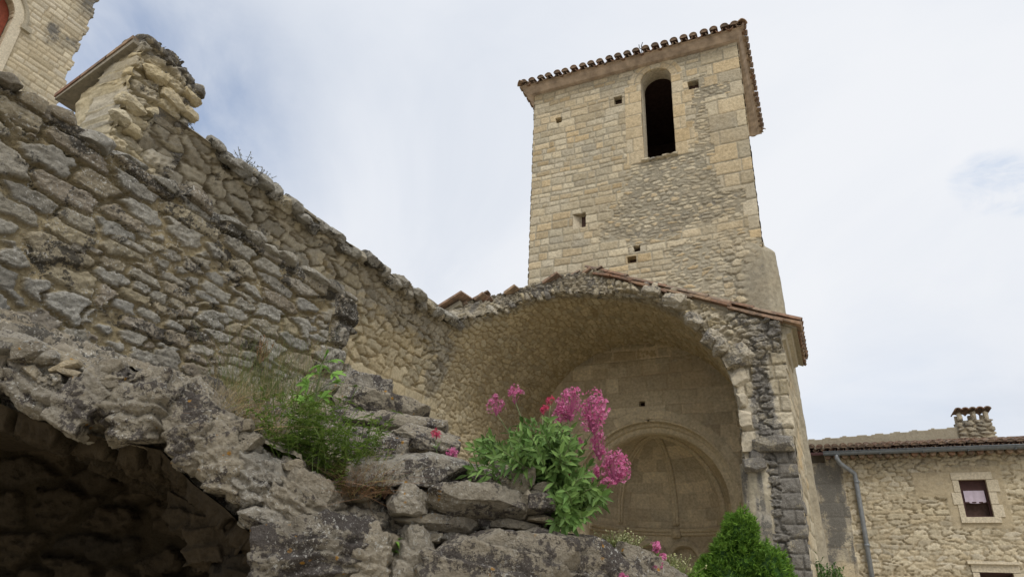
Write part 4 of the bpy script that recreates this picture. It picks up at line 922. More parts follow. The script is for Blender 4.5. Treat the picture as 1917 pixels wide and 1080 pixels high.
# higher rendered wall behind the roof, with the chimney
def par_h(u, v): n = fbm(u*3, v*3, 221, 5); return 0.03*(n-0.5), n, 0.7+0*n, 0.5+0*n, 0.35*n
panel('upper_wall', M['plaster'], house, xz(HY+1.72), -0.8, 3.9, 5.3, 6.6, 0.025, par_h, lambda u, v: v < 6.10+0.045*(u+0.6)+0.02*np.sin(u*14), rim=lambda u, v: np.broadcast_to(np.array([0, 0.3, 0.0]), (len(u), 3)))
chim = MB(); 
cx0, cx1, cy0, cy1 = 3.42, 4.20, HY+1.66, HY+2.3; cz0, cz1 = 5.6, 6.42
def chp(u, v):
    w = cx1-cx0; X = np.where(u < w, cx0+u, cx1); Y = np.where(u < w, cy0, cy0+(u-w)); X = np.where(u < 0, cx0, X); Y = np.where(u < 0, cy0-u, Y)
    tp = (v-cz0)*0.05; cxm = (cx0+cx1)/2; X = X+(cxm-X)*tp
    N = np.where((u < 0)[:, None], np.array([-1.0, 0, 0]), np.where((u < w)[:, None], np.array([0, -1.0, 0]), np.array([1.0, 0, 0]))); return np.stack([X, Y, v], 1), N
ch = panel('chimney', M['house'], house, chp, -0.6, cx1-cx0+0.6, cz0, cz1, 0.022, lambda u, v: (*rubble(u, v, 0.26, 0.13, 231, depth=0.05, gap=0.3), 0.3+0.4*fbm(u*2, v*2, 233, 3)))
b = MB()
for (px, w) in ((cx0+0.02, 0.12), (cx0+0.34, 0.13), (cx1-0.16, 0.12)):
    for yy_ in (cy0+0.01, cy1-0.14): rock(b, (px+w/2, yy_+0.06, cz1+0.12), (w, 0.14, 0.26), np.eye(3), 1300+int(px*100+yy_*10), n=12, boxy=0.9, t=(0.3, 0.5, 1, 0.3))
b.box((cx0+0.05, cy0+0.1, cz1-0.03), (cx1-0.05, cy1-0.05, cz1+0.01), (0.3, 0.3, 1, 0.5)); b.build('chimney_pillar', M['house'], ch, True)
b = MB(); rng = random.Random(7)
for k in range(5): canal_tile(b, np.array([cx0+0.06+k*0.17, cy1+0.05, cz1+0.27]), np.array([0, -1.0, 0.0]), np.array([1.0, 0, 0]), np.array([0, 0, 1.0]), 0.78, 0.10, 0.095, True, (rng.random(), 0.4, 1, 0), th=0.03)
b.build('chimney_cap', M['tile'], ch)

# ------------------------------------------------------------------ foreground: broken arch and rubble wall
FC = np.array([-1.13, 2.13, 1.86]); FD = unit((0.82, 0.57, 0)); FN = np.array([-FD[1], FD[0], 0]); ZU = np.array([0, 0, 1.0])
def fg(x, y, off=0.0):
    d = ray(x, y); return EYE+d*(((FC+FN*off-EYE)@FN)/(d@FN))
CREST = [(-80, 600), (0, 645), (75, 665), (150, 690), (215, 700), (300, 715), (360, 745), (420, 785), (470, 822), (530, 858), (600, 900), (680, 935), (760, 965)]
JUNC = [(-80, 560), (0, 592), (75, 620), (150, 650), (215, 678), (300, 710), (360, 732), (420, 742), (470, 735), (530, 722), (600, 712), (680, 735), (760, 775)]
SOFF = [(-80, 715), (0, 755), (75, 788), (150, 808), (215, 824), (300, 842), (360, 905), (420, 950), (470, 1000), (500, 1080), (520, 1200), (560, 1300), (640, 1400)]
CP = np.array([fg(x, y, 0.04) for x, y in CREST]); JP = np.array([on_x(x, y, FX-0.05) for x, y in JUNC]); SP = np.array([fg(x, y, 0.06) for x, y in SOFF])
KK = np.arange(len(CP), dtype=float)
def curve(A, u): return np.stack([np.interp(u, KK, A[:, i]) for i in range(3)], 1)
arch = thing('ruined_arch', (-1.6, 1.9, 0), 'broken lichened stone arch over a dark hollow with big rubble sloping down beside it', 'ruined arch')
def top_pos(u, v):
    P = curve(CP, u)*(1-v[:, None])+curve(JP, u)*v[:, None]; P = P+np.array([0, 0, 1.0])*(0.10*np.sin(np.clip(v*3, 0, 1)*math.pi/2)*sst(5.5, 7, u)*(1-v))[:, None]
    return P, np.broadcast_to(unit((0.35, -0.45, 0.8)), (len(u), 3))
def top_h(u, v):
    P, _ = top_pos(u, v); x = P@FD; y = P@FN
    r = rubble(x, y, 0.20, 0.15, 301, depth=0.06, gap=0.5, wav=0.7, rough=2.0); n = fbm(x*4, y*4, 303, 5)
    return r[0]*sst(0.35, 0.65, fbm(x*2, y*2, 305, 3))+0.07*(n-0.5), r[1], r[2], r[3]*0.7, np.clip(0.5*n+0.1, 0, 1)
panel('rubble_top', M['core'], arch, top_pos, 0, 12, 0.0, 1.0, (0.03, 0.006), top_h)
def frt_pos(u, v):
    P = curve(CP, u)*(1-v[:, None])+curve(SP, u)*v[:, None]; return P+FN*(0.07*(1-sst(0.0, 0.12, v))+0.10*sst(0.6, 1.0, v))[:, None], np.broadcast_to(-FN, (len(u), 3))
def frt_h(u, v):
    P, _ = frt_pos(u, v); x = P@FD; y = P[:, 2]
    r = rubble(x, y, 0.16, 0.10, 311, depth=0.04, gap=0.4, wav=0.7, rough=2.0); return r[0]+0.05*(fbm(x*9, y*9, 313, 4)-0.5), r[1], r[2], r[3]*0.8, 0.5*r[2]
panel('rubble_face', M['core'], arch, frt_pos, 0, 12, 0.0, 1.0, (0.025, 0.012), frt_h)
def sof_pos(u, v):
    P = curve(SP, u)+FN*v[:, None]; A = curve(SP, u+0.02)-curve(SP, u-0.02); A = A/np.linalg.norm(A, axis=1)[:, None]
    N = np.cross(A, FN); N = N/np.linalg.norm(N, axis=1)[:, None]; N = N*np.where(N[:, 2:3] > 0, -1, 1); return P, N
def sof_h(u, v):
    x = np.interp(u, KK, np.concatenate([[0], np.cumsum(np.linalg.norm(np.diff(SP, axis=0), axis=1))])); r = rubble(v, x, 0.30, 0.17, 321, depth=0.07, gap=0.24, wav=0.5, rough=2.2, flat=0.85, p=3.0, crev=0.25); return r[0]*sst(0.0, 0.12, v), r[1], r[2], r[3], 0.3*r[2]
b = MB(); e = SP[0]-FD*2.5; e2 = e-ZU*0.3
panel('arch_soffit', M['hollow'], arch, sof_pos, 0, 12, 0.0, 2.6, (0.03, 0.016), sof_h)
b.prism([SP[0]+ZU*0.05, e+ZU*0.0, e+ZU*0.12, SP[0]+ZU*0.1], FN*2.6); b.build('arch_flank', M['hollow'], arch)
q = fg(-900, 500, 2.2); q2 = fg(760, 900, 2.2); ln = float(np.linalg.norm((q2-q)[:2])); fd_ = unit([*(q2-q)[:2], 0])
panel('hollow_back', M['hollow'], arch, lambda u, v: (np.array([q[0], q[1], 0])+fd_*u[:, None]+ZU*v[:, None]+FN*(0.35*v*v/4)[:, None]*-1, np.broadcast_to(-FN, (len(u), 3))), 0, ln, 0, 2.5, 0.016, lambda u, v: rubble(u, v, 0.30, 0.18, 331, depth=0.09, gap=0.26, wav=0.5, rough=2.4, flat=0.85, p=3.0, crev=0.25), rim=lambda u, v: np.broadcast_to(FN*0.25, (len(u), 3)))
# stones: name, x, y, w, h (photo pixels at their own distance), set-back, tilt, thickness, boxiness, roughness, weather
STONES = [
 ('voussoir', -95, 690, 180, 110, 0.0, -14, 0.34, .75, .13, .7), ('voussoir', -250, 655, 190, 120, 0.0, -14, 0.34, .75, .13, .6), ('voussoir', -420, 610, 210, 130, 0.0, -14, 0.36, .75, .13, .8), ('rubble_stone', -140, 615, 240, 80, 0.25, -14, 0.6, .75, .15, .5), ('rubble_stone', -330, 560, 260, 90, 0.25, -14, 0.6, .75, .15, .5),
 ('voussoir', 12, 712, 84, 108, 0.03, -18, 0.30, .75, .13, .62), ('voussoir', 112, 745, 172, 108, 0.02, -10, 0.30, .8, .12, .62),
 ('voussoir', 188, 752, 84, 142, -0.01, -28, 0.32, .75, .13, .62), ('voussoir', 283, 768, 150, 132, -0.04, 8, 0.34, .78, .12, .6),
 ('voussoir', 372, 812, 88, 150, -0.03, 24, 0.32, .7, .15, .7), ('voussoir', 442, 872, 100, 160, -0.02, 30, 0.34, .7, .14, .45),
 ('boulder', 500, 905, 130, 110, -0.03, -24, 0.26, .74, .14, .3), ('boulder', 572, 938, 150, 100, -0.05, -20, 0.26, .74, .14, .2), ('rubble_stone', 520, 975, 130, 60, -0.04, -14, 0.26, .74, .14, .5), ('boulder', 596, 1034, 225, 122, -0.08, 14, 0.32, .70, .16, .8),
 ('boulder', 684, 1046, 90, 120, -0.06, 5, 0.3, .7, .14, .05),
 ('rubble_stone', 40, 655, 110, 50, 0.10, -18, 0.25, .7, .18, .4), ('rubble_stone', 130, 690, 110, 44, 0.08, -16, 0.22, .7, .18, .3),
 ('rubble_stone', 385, 748, 110, 46, 0.06, -30, 0.25, .7, .16, .62),
 ('rubble_stone', 640, 925, 100, 36, 0.06, -14, 0.22, .7, .14, .2), ('rubble_stone', 430, 1000, 120, 130, 0.45, 0, 0.4, .75, .12, .2), ('rubble_stone', 380, 960, 110, 90, 0.6, 0, 0.4, .75, .12, .2), ('rubble_stone', 470, 1060, 130, 90, 0.35, 8, 0.4, .75, .12, .2),
 ('boulder', 668, 742, 125, 62, 1.00, -10, 0.4, .75, .14, .62), ('boulder', 715, 778, 175, 62, 0.85, -10, 0.4, .78, .13, .62), ('boulder', 745, 812, 200, 56, 0.70, -8, 0.4, .78, .13, .62), ('boulder', 790, 835, 130, 50, 0.55, -6, 0.35, .78, .13, .62), ('boulder', 688, 838, 150, 58, 0.50, -4, 0.4, .75, .14, .7), ('rubble_stone', 650, 800, 80, 60, 0.8, 0, .3, .7, .14, .5),
 ('wall_block', 772, 888, 238, 66, 0.02, 3, 0.34, .86, .09, .62), ('wall_block', 936, 900, 104, 52, 0.04, -7, 0.30, .82, .11, .75), ('rubble_stone', 892, 892, 40, 34, 0.02, 0, 0.2, .7, .15, .4),
 ('wall_block', 768, 944, 86, 54, -0.02, -4, 0.30, .8, .10, .15), ('wall_block', 888, 943, 182, 58, -0.06, -2, 0.34, .9, .09, .62), ('wall_block', 1000, 946, 52, 48, -0.03, -2, 0.32, .9, .07, .8), ('wall_block', 974, 950, 22, 46, -0.01, -2, 0.28, .9, .07, .0),
 ('rubble_stone', 822, 984, 170, 28, 0.02, -3, 0.28, .85, .12, .2), ('rubble_stone', 952, 984, 90, 22, 0.03, -3, 0.26, .85, .12, .2), ('rubble_stone', 1003, 976, 52, 18, 0.0, -3, 0.28, .85, .12, .15),
 ('boulder', 772, 1064, 100, 140, -0.03, -4, 0.36, .82, .09, .3), ('boulder', 930, 1075, 320, 140, -0.12, -4, 0.45, .88, .10, .62), ('wall_block', 1040, 1022, 150, 44, -0.03, -10, 0.34, .86, .12, .6), ('boulder', 1098, 1066, 190, 92, -0.03, -17, 0.45, .82, .10, .85), ('boulder', 1178, 1070, 110, 66, 0.02, -18, 0.4, .78, .13, .4), ('boulder', 1228, 1086, 90, 50, 0.06, -20, 0.4, .78, .13, .5), ('boulder', 1100, 1120, 260, 110, -0.05, -10, 0.45, .8, .12, .6), ('rubble_stone', 735, 1060, 40, 120, 0.06, 0, 0.3, .75, .12, .3),
]
for k, (nm, x, y, w, h, off, tilt, thk, bx, rf, wx) in enumerate(STONES):
    p = fg(x, y, off+thk*0.42); dd = (fg(x, y, off)-EYE)@fw; a1, a3 = rot_axes(FD, ZU, math.radians(tilt)); rg = np.random.RandomState(k+7)
    b = MB(); rock(b, p, (w*dd/F*1.08, thk, h*dd/F*1.10), np.array([a1, FN, a3]), 2000+k*3, n=48 if w > 60 else 32, boxy=bx, rough=rf*1.25, chips=3 if bx > 0.83 else 7, strata=(0.20 if h > 70 else 0.14, 3.2 if h > 70 else 2.2), t=(0.05+0.9*rg.rand(), 0.35+0.5*rg.rand(), 1, wx))
    b.build(nm, M['hollow'] if (x < 480 and y > 940) else M['rock'], arch, True)  # stones inside the hollow take the shade-darkened colour
CR2 = [(675, 905), (690, 880), (760, 872), (850, 872), (900, 888), (985, 895), (1022, 925), (1040, 990), (1120, 1022), (1240, 1068)]
C2 = np.array([fg(x, y, 0.10) for x, y in CR2]); K2 = np.arange(len(C2), dtype=float)
def rf_pos(u, v):
    P = np.stack([np.interp(u, K2, C2[:, i]) for i in range(3)], 1); P[:, 2] -= v*0.75; return P, np.broadcast_to(-FN, (len(u), 3))
def rf_h(u, v):
    P, _ = rf_pos(u, v); x = P@FD; y = P[:, 2]; r = rubble(x, y, 0.13, 0.07, 341, depth=0.05, gap=0.35, wav=0.6, rough=2.2, flat=0.8); return r[0]+0.04*(fbm(x*7, y*7, 343, 4)-0.5), r[1], r[2], r[3]*0.8, 0.6*r[2]
panel('rubble_face', M['core'], arch, rf_pos, 0, 9, 0, 1.0, (0.03, 0.008), rf_h)
rg = np.random.RandomState(123)
for k in range(70):
    if k < 36: u_, v_ = rg.uniform(1, 11), abs(rg.normal())*0.18-0.02; p = (curve(CP, np.array([u_]))*(1-v_)+curve(SP, np.array([u_]))*v_)[0]
    else: u_ = rg.uniform(0.3, 8.8); p = np.array([np.interp(u_, K2, C2[:, i]) for i in range(3)])-ZU*rg.uniform(0, 0.25)
    sz_ = rg.uniform(0.035, 0.085); a1, a3 = rot_axes(FD, ZU, rg.normal()*0.35); b = MB()
    rock(b, p+FN*rg.uniform(-0.05, 0.0), (sz_*rg.uniform(1, 1.9), sz_, sz_*rg.uniform(0.5, 0.9)), np.array([a1, FN, a3]), 3000+k, n=20, rough=0.18, t=(rg.rand(), rg.rand(), 1, rg.rand()*0.8)); b.build('pebble_fill', M['rock'], arch, True)
# the solid behind the right-hand stones
b = MB(); A = [fg(690, 935, 0.2), fg(1010, 985, 0.2), fg(1240, 1085, 0.2)]
for p0, p1 in zip(A[:-1], A[1:]):
    V = [(*p0[:2], 0), (*p1[:2], 0), p1, p0]; b.prism(V, FN*0.55, (0.3, 0.4, 0.3, 0.3))
b.build('wall_core', M['core'], arch)

# ------------------------------------------------------------------ plants
def leaf(mb, p, d, nrm, L, Wd, droop, t, shape=(0.0, 0.75, 1.0, 0.55, 0.0)):
    d = unit(d); sd_ = np.cross(d, nrm); 
    if np.linalg.norm(sd_) < 1e-3: sd_ = np.cross(d, (1, 0.3, 0))
    sd_ = unit(sd_); up_ = np.cross(sd_, d); V = []; n = len(shape)
    for i, w in enumerate(shape):
        f = i/(n-1); c = p+d*(L*f)-ZU*(droop*L*f*f)
        V += [c-sd_*(Wd*w/2)+up_*(0.18*Wd*w), c, c+sd_*(Wd*w/2)+up_*(0.18*Wd*w)]
    mb.add(V, [(3*i+j, 3*i+j+1, 3*i+4+j, 3*i+3+j) for i in range(n-1) for j in (0, 1)], t)
def blade(mb, p, d, L, w, bend, t, seg=4):
    d = unit(d); sd_ = unit(np.cross(d, (0.3, 0.5, 0.1))+1e-4); V = []; out = np.array([d[0], d[1], -0.4])
    for i in range(seg+1):
        f = i/seg; c = p+d*(L*f)+out*(bend*L*f*f); ww = w*(1-f*0.9); V += [c-sd_*ww/2, c+sd_*ww/2]
    mb.add(V, [(2*i, 2*i+1, 2*i+3, 2*i+2) for i in range(seg)], t)
def head(parent, c, w, h, n, mat, rg, name='flower_head'):
    b = MB(); cl = [(rg.normal(size=3)) for _ in range(max(5, n//18))]
    for i in range(n):
        q = unit(cl[rg.randint(len(cl))]+rg.normal(size=3)*0.45); r_ = rg.uniform(0.5, 1.12)
        zf = 1.0-0.35*max(q[2], 0)
        p = c+RT*q[0]*w/2*r_*zf+FN*q[1]*w/2*r_*zf+ZU*q[2]*h/2*r_
        nr = unit(q+rg.normal(size=3)*0.5+ZU*0.2); a = unit(np.cross(nr, rg.normal(size=3))); bb = np.cross(nr, a); R = rg.uniform(0.0042, 0.0066)
        V = [p-nr*0.002]; Fc = []
        for k in range(5):
            an = k*1.2566; 
            for da, rr in ((-0.42, 0.8), (0, 1.15), (0.42, 0.8)): V.append(p+nr*0.0012*rr+(a*math.cos(an+da)+bb*math.sin(an+da))*R*rr)
            Fc += [(0, 1+3*k, 2+3*k), (0, 2+3*k, 3+3*k)]
        b.add(V, Fc, (rg.rand(), 0.25+0.75*rg.rand(), 1, 0))
    for i in range(n//10):
        q = unit(rg.normal(size=3))*0.38; b.tube([c-ZU*h*0.55, c+RT*q[0]*w+FN*q[1]*w+ZU*q[2]*h], 0.0012, 4, (0.3, 0.2, 1, 0))
    return b.build(name, mat, parent)
def bez(a, m, c, n=9):
    t = np.linspace(0, 1, n)[:, None]; return a*(1-t)**2+2*m*t*(1-t)+c*t*t
def leafy_stem(parent, root, tip, rg, L=0.085, Wd=0.025, pitch=0.028, rad=0.0032, leaf_from=0.25, leaf_to=0.97, sag=0.25):
    m = (root+tip)/2+np.array([rg.normal()*0.03, rg.normal()*0.03, sag*abs(tip[2]-root[2])*0.4])
    path = bez(root, m, tip, 12); b = MB(); b.tube(path, np.linspace(rad, rad*0.5, 12), 5, (rg.rand(), 0.5, 1, 0)); so_ = b.build('stem', M['stem'], parent, True)
    lens = np.linalg.norm(np.diff(path, axis=0), axis=1).sum(); b = MB(); k = 0; s = lens*leaf_from; an = rg.uniform(0, 6.28)
    while s < lens*leaf_to:
        f = s/lens; i = min(int(f*11), 10); p = path[i]+(path[i+1]-path[i])*(f*11-i); tg = unit(path[i+1]-path[i]); a = unit(np.cross(tg, (0.2, 0.9, 0.1))); bb = np.cross(tg, a)
        for sg in (0, math.pi):
            dv_ = a*math.cos(an+sg)+bb*math.sin(an+sg); ll = L*(1.1-0.55*f)*rg.uniform(0.75, 1.25)
            leaf(b, p, unit(dv_*0.9+tg*rg.uniform(0.45, 1.2)+ZU*0.15+rg.normal(size=3)*0.15), tg, ll, Wd*ll/L*rg.uniform(0.8, 1.2), rg.uniform(0.0, 0.35), (rg.rand(), rg.rand(), 1, 0))
        an += 1.57+rg.normal()*0.3; s += pitch*rg.uniform(0.7, 1.2)
    if b.V: b.build('leaves', M['valerian'], parent, False)
    return so_
rg = np.random.RandomState(77)
val = thing('valerian', tuple(fg(1035, 985, 0.12)), 'large red valerian clump with tall pink flower heads growing from the rubble stones', 'flowering plant')
HEADS = [(930, 757, 34, 40, 110, 'pink', .25), (965, 737, 30, 36, 90, 'pink', .30), (1016, 765, 20, 20, 40, 'crimson', .2), (1031, 749, 18, 18, 34, 'crimson', .22), (1068, 752, 50, 68, 330, 'pink', .08), (1046, 778, 34, 30, 110, 'pink', .1), (1112, 768, 52, 84, 420, 'pink', .04), (1121, 830, 32, 56, 170, 'pink', .08), (1084, 832, 26, 26, 70, 'pink', .12), (1066, 872, 24, 32, 70, 'crimson', .1), (1113, 889, 24, 38, 90, 'pink', .06), (1153, 872, 52, 62, 340, 'pink', 0.0), (1138, 902, 30, 18, 60, 'pink', 0.0)]
for hx, hy, w, h, n, mt, off in HEADS:
    c = fg(hx, hy, off); d = (c-EYE)@fw; root = fg(rg.uniform(1000, 1055), rg.uniform(965, 1000), rg.uniform(0.08, 0.25))
    leafy_stem(val, root, c-ZU*h*d/F*0.4, rg, leaf_from=0.25, leaf_to=0.82, L=0.075)
    head(val, c, w*d/F, h*d/F, int(n*1.0), M[mt], rg)
for k in range(104):
    tx = rg.uniform(868, 1140); base = np.interp(tx, [872, 930, 1000, 1060, 1110, 1140], [842, 800, 782, 790, 850, 905])
    ty = base+abs(rg.normal())*52; 
    if tx > 1085: ty = rg.uniform(880, 950)
    if tx < 1010: ty = min(ty, base+48)
    tip = fg(tx, ty, rg.uniform(-0.12, 0.28)); root = fg(rg.uniform(1000, 1065), rg.uniform(905, 980), rg.uniform(0.16, 0.36))
    leafy_stem(val, root, tip, rg, leaf_from=0.22, leaf_to=1.0)
for k in range(12):
    tip = fg(rg.uniform(1035, 1100), rg.uniform(890, 985), rg.uniform(-0.14, -0.02)); root = fg(rg.uniform(1028, 1065), rg.uniform(930, 985), 0.10)
    leafy_stem(val, root, tip, rg, leaf_from=0.2, leaf_to=1.0, L=0.075, sag=0.1)
def small_valerian(root, heads, label, mat='pink', leaves=True):
    t = thing('valerian', tuple(root), label, 'flowering plant')
    for hx, hy, w, h, n, off in heads:
        c = fg(hx, hy, off); d = (c-EYE)@fw; leafy_stem(t, np.asarray(root), c-ZU*h*d/F*0.4, rg, L=0.045, Wd=0.014, leaf_from=0.5, leaf_to=0.85, rad=0.0022, pitch=0.05); head(t, c, w*d/F, h*d/F, n, M[mat], rg)
    return t
small_valerian(fg(822, 868, 0.42), [(817, 812, 20, 22, 50, 0.40)], 'single crimson valerian head rising behind the dark slab, left of the big clump', 'crimson')
small_valerian(fg(852, 880, 0.36), [(848, 846, 22, 22, 56, 0.34)], 'short pink valerian head just above the dark slab beside the big clump', 'pink')
small_valerian(fg(1232, 1100, 0.10), [(1227, 1022, 20, 20, 60, 0.02), (1217, 1042, 11, 10, 24, 0.02), (1241, 1041, 12, 12, 28, 0.02), (1222, 1059, 14, 12, 34, 0.0), (1236, 1059, 12, 11, 28, 0.0)], 'little pink valerian with five small heads at the lower end of the rubble')
small_valerian(fg(1172, 1130, -0.08), [(1168, 1080, 20, 14, 40, -0.10)], 'pink valerian head just showing at the bottom edge of the photo')

def surf(u, v): return top_pos(np.array([float(u)]), np.array([float(v)]))[0][0]
def tuft(name, label, mats, spots, n, L, w, lean, bend, cat='grass tuft'):
    c = surf(*spots[0]); t = thing(name, tuple(c), label, cat)
    for q, mt in enumerate(mats):
        b = MB()
        for i in range(n):
            u, v = spots[rg.randint(len(spots))]; p = surf(u+rg.normal()*0.28, max(0.0, v+rg.normal()*0.025))-ZU*0.01
            blade(b, p, ZU+rg.normal(size=3)*lean+RT*rg.normal()*lean*0.5, L*rg.uniform(0.5, 1.25), w*rg.uniform(0.6, 1.2), bend*rg.uniform(0.2, 1.5), (rg.rand(), rg.rand(), 1, 0))
        b.build('blades', M[mt], t)
    return t
def tuft2(label, xs, ys, offs, sets, cat='grass tuft'):
    t = thing('grass_tuft', tuple(fg(xs[0], ys[0], offs[0])), label, cat)
    for mt, n, L, w, lean, bend in sets:
        b = MB()
        for i in range(n):
            f = rg.rand(); p = fg(xs[0]+(xs[1]-xs[0])*f+rg.normal()*6, ys[0]+(ys[1]-ys[0])*f+rg.normal()*6, rg.uniform(*offs))
            blade(b, p, ZU+rg.normal(size=3)*lean, L*rg.uniform(0.45, 1.25), w*rg.uniform(0.6, 1.3), bend*rg.uniform(0.2, 1.5), (rg.rand(), rg.rand(), 1, 0))
        b.build('blades', M[mt], t)
    return t
def tuft3(label, ur, vr, sets):
    t = thing('grass_tuft', tuple(surf(sum(ur)/2, vr[0])), label, 'grass tuft')
    for mt, n, L, w, lean, bend in sets:
        b = MB()
        for i in range(n):
            q_ = rg.uniform(*ur); p = surf(q_, vr[0]+(vr[1]-vr[0])*rg.rand()**1.3)-ZU*0.015
            if fbm(np.array([q_*2.2]), np.array([p[1]*3.0]), 401, 2)[0] < 0.40: continue
            blade(b, p-FN*0.04*rg.rand(), ZU+rg.normal(size=3)*lean-FN*0.15, L*rg.uniform(0.4, 1.3), w*rg.uniform(0.6, 1.3), bend*rg.uniform(0.2, 1.5), (rg.rand(), rg.rand(), 1, 0))
        b.build('blades', M[mt], t)
    return t
tuft3('dry straw coloured grass tuft on the ledge above the arch stones', (6.6, 9.3), (0.02, 0.15), [('straw', 900, 0.17, 0.0036, 0.35, 0.6), ('brown', 420, 0.12, 0.0032, 0.6, 0.9), ('grass', 330, 0.18, 0.0030, 0.3, 0.4)])
tuft3('thin wispy green grass growing along the foot of the grey wall', (6.6, 10.2), (0.14, 0.34), [('grass', 800, 0.42, 0.0058, 0.22, 0.4), ('straw', 320, 0.34, 0.0046, 0.22, 0.4), ('weed', 260, 0.24, 0.008, 0.3, 0.5)])
t_ = thing('grass_tuft', tuple(fg(680, 930, 0.06)), 'drooping brown dead grass tuft beside the dark stone slab', 'grass tuft')
for mt, n, L, ln in (('brown', 280, 0.13, 0.45), ('straw', 200, 0.19, 0.28), ('grass', 60, 0.15, 0.3)):
    b = MB()
    for i in range(n):
        p = fg(rg.uniform(635, 722), rg.uniform(905, 935), rg.uniform(-0.02, 0.10)); blade(b, p, ZU*0.8+rg.normal(size=3)*ln-FN*0.5*(mt == 'brown'), L*rg.uniform(0.5, 1.2), 0.0024, rg.uniform(0.3, 1.1), (rg.rand(), rg.rand(), 1, 0))
    b.build('blades', M[mt], t_)
t_ = thing('weed_clump', tuple(surf(9.7, 0.06)), 'soft green cleavers weed spilling over the rubble under the broad-leaved plant', 'weed'); 
for q in range(165):
    f_ = rg.rand(); p = fg(518+160*f_+rg.normal()*10, 843+64*f_+rg.normal()*8, rg.uniform(0.02, 0.32))-ZU*0.02; tip = p+np.array([rg.normal()*0.08, rg.normal()*0.08, rg.uniform(0.05, 0.24)])-FN*rg.uniform(0, 0.08); path = bez(p, (p+tip)/2+rg.normal(size=3)*0.03, tip, 7)
    b = MB() if q % 15 == 0 else b
    b.tube(path, 0.0012, 4, (0.4, 0.6, 1, 0))
    for i in range(1, 7):
        for k in range(5):
            a = rg.uniform(0, 6.28); leaf(b, path[i], np.array([math.cos(a), math.sin(a), rg.uniform(-0.2, 0.6)]), ZU, rg.uniform(0.016, 0.034), 0.009, 0.2, (rg.rand(), rg.rand(), 1, 0))
    if q % 15 == 14: b.build('foliage', M['weed'], t_)
def lobed(mb, p, d, nrm, S, t):                             # a palmate leaf of five toothed lobes
    d = unit(d); sd_ = unit(np.cross(d, nrm))
    for a, f in ((-1.35, .6), (-0.68, .85), (0, 1.05), (0.68, .85), (1.35, .6)):
        leaf(mb, p-d*S*0.1, d*math.cos(a)+sd_*math.sin(a), nrm, S*1.15*f*rg.uniform(.9, 1.1), S*0.50*f, rg.uniform(0.15, 0.5), (t[0], min(1, t[1]*rg.uniform(.8, 1.1)), 1, 0), shape=(0.25, 0.85, 0.7, 1.0, 0.55, 0.6, 0.0))
t_ = thing('broad_leaved_plant', tuple(surf(9.6, 0.10)), 'upright bright green plant with broad lobed leaves in front of the grey wall', 'plant')
root = surf(9.55, 0.11); dd = (root-EYE)@fw; b = MB(); bl = MB(); tip = at(603, 680, dd); path = bez(root, at(585, 770, dd), tip, 10); b.tube(path, np.linspace(0.005, 0.003, 10), 6); S_ = dd/F
for lx, ly, s, f in ((600, 685, 30, 1.0), (622, 676, 26, 1.0), (588, 700, 22, .95), (625, 700, 24, .9), (575, 718, 22, .8), (628, 716, 20, .75), (568, 748, 26, .55), (605, 742, 28, .55), (585, 752, 24, .5), (612, 662, 16, 1.0)):
    q = path[int(f*9)]; e = at(lx, ly, dd+rg.uniform(-0.06, 0.06)); b.tube([q, (q+e)/2+ZU*0.01, e], 0.0018, 5)
    lobed(bl, e, unit(e-q+RT*rg.normal()*0.02)+ZU*0.2, unit(-fw*0.6+ZU*0.8+rg.normal(size=3)*0.3), s*S_, (0.35+0.65*rg.rand(), 0.5+0.5*rg.rand(), 1, 0))
b.build('stem', M['stem'], t_, True); bl.build('leaves', M['bright'], t_)
t_ = thing('rosette_weed', tuple(fg(737, 1030, 0.03)), 'tiny green leafy weed in the gap between two big boulders', 'weed'); b = MB(); c = fg(737, 1034, 0.02)
for i in range(30):
    a = rg.uniform(0, 6.28); leaf(b, c+ZU*rg.uniform(0, 0.04), RT*math.cos(a)+ZU*(0.5+0.6*math.sin(a))-FN*rg.uniform(0, 0.8), ZU, rg.uniform(0.03, 0.055), 0.011, 0.3, (rg.rand(), 0.6+0.4*rg.rand(), 1, 0))
b.build('leaves', M['bright'], t_)
def umbel(c, w, h, n, label):
    t = thing('umbel_weed', tuple(c), label, 'weed'); b = MB(); f = MB()
    for i in range(n):
        e = c+RT*rg.normal()*w*0.35+FN*rg.normal()*w*0.3+ZU*h*rg.uniform(0.4, 1.0); p = c+RT*rg.normal()*w*0.1
        b.tube(bez(p, (p+e)/2+rg.normal(size=3)*0.01, e, 5), 0.0010, 4, (0.9, 0.6, 1, 0))
        for k in range(3):
            q = e+rg.normal(size=3)*0.006; a = rg.normal(size=3); a = unit(a)*0.0035; bb = unit(np.cross(a, rg.normal(size=3)))*0.0035; f.add([q-a, q+bb, q+a, q-bb], [(0, 1, 2, 3)], (rg.rand(), rg.rand(), 1, 0))
            leaf(b, (p+e)/2+rg.normal(size=3)*0.01, rg.normal(size=3)+ZU, ZU, 0.018, 0.004, 0.2, (rg.rand(), 0.8, 1, 0))
    b.build('stems', M['grass'], t); f.build('blossoms', M['umbel'], t)
umbel(fg(1160, 1042, 0.10), 0.11, 0.085, 110, 'small pale flowering tuft on top of the sloping boulder right of the valerian')
umbel(fg(1262, 1100, 0.14), 0.10, 0.11, 100, 'pale flowering tuft at the lowest end of the rubble wall')
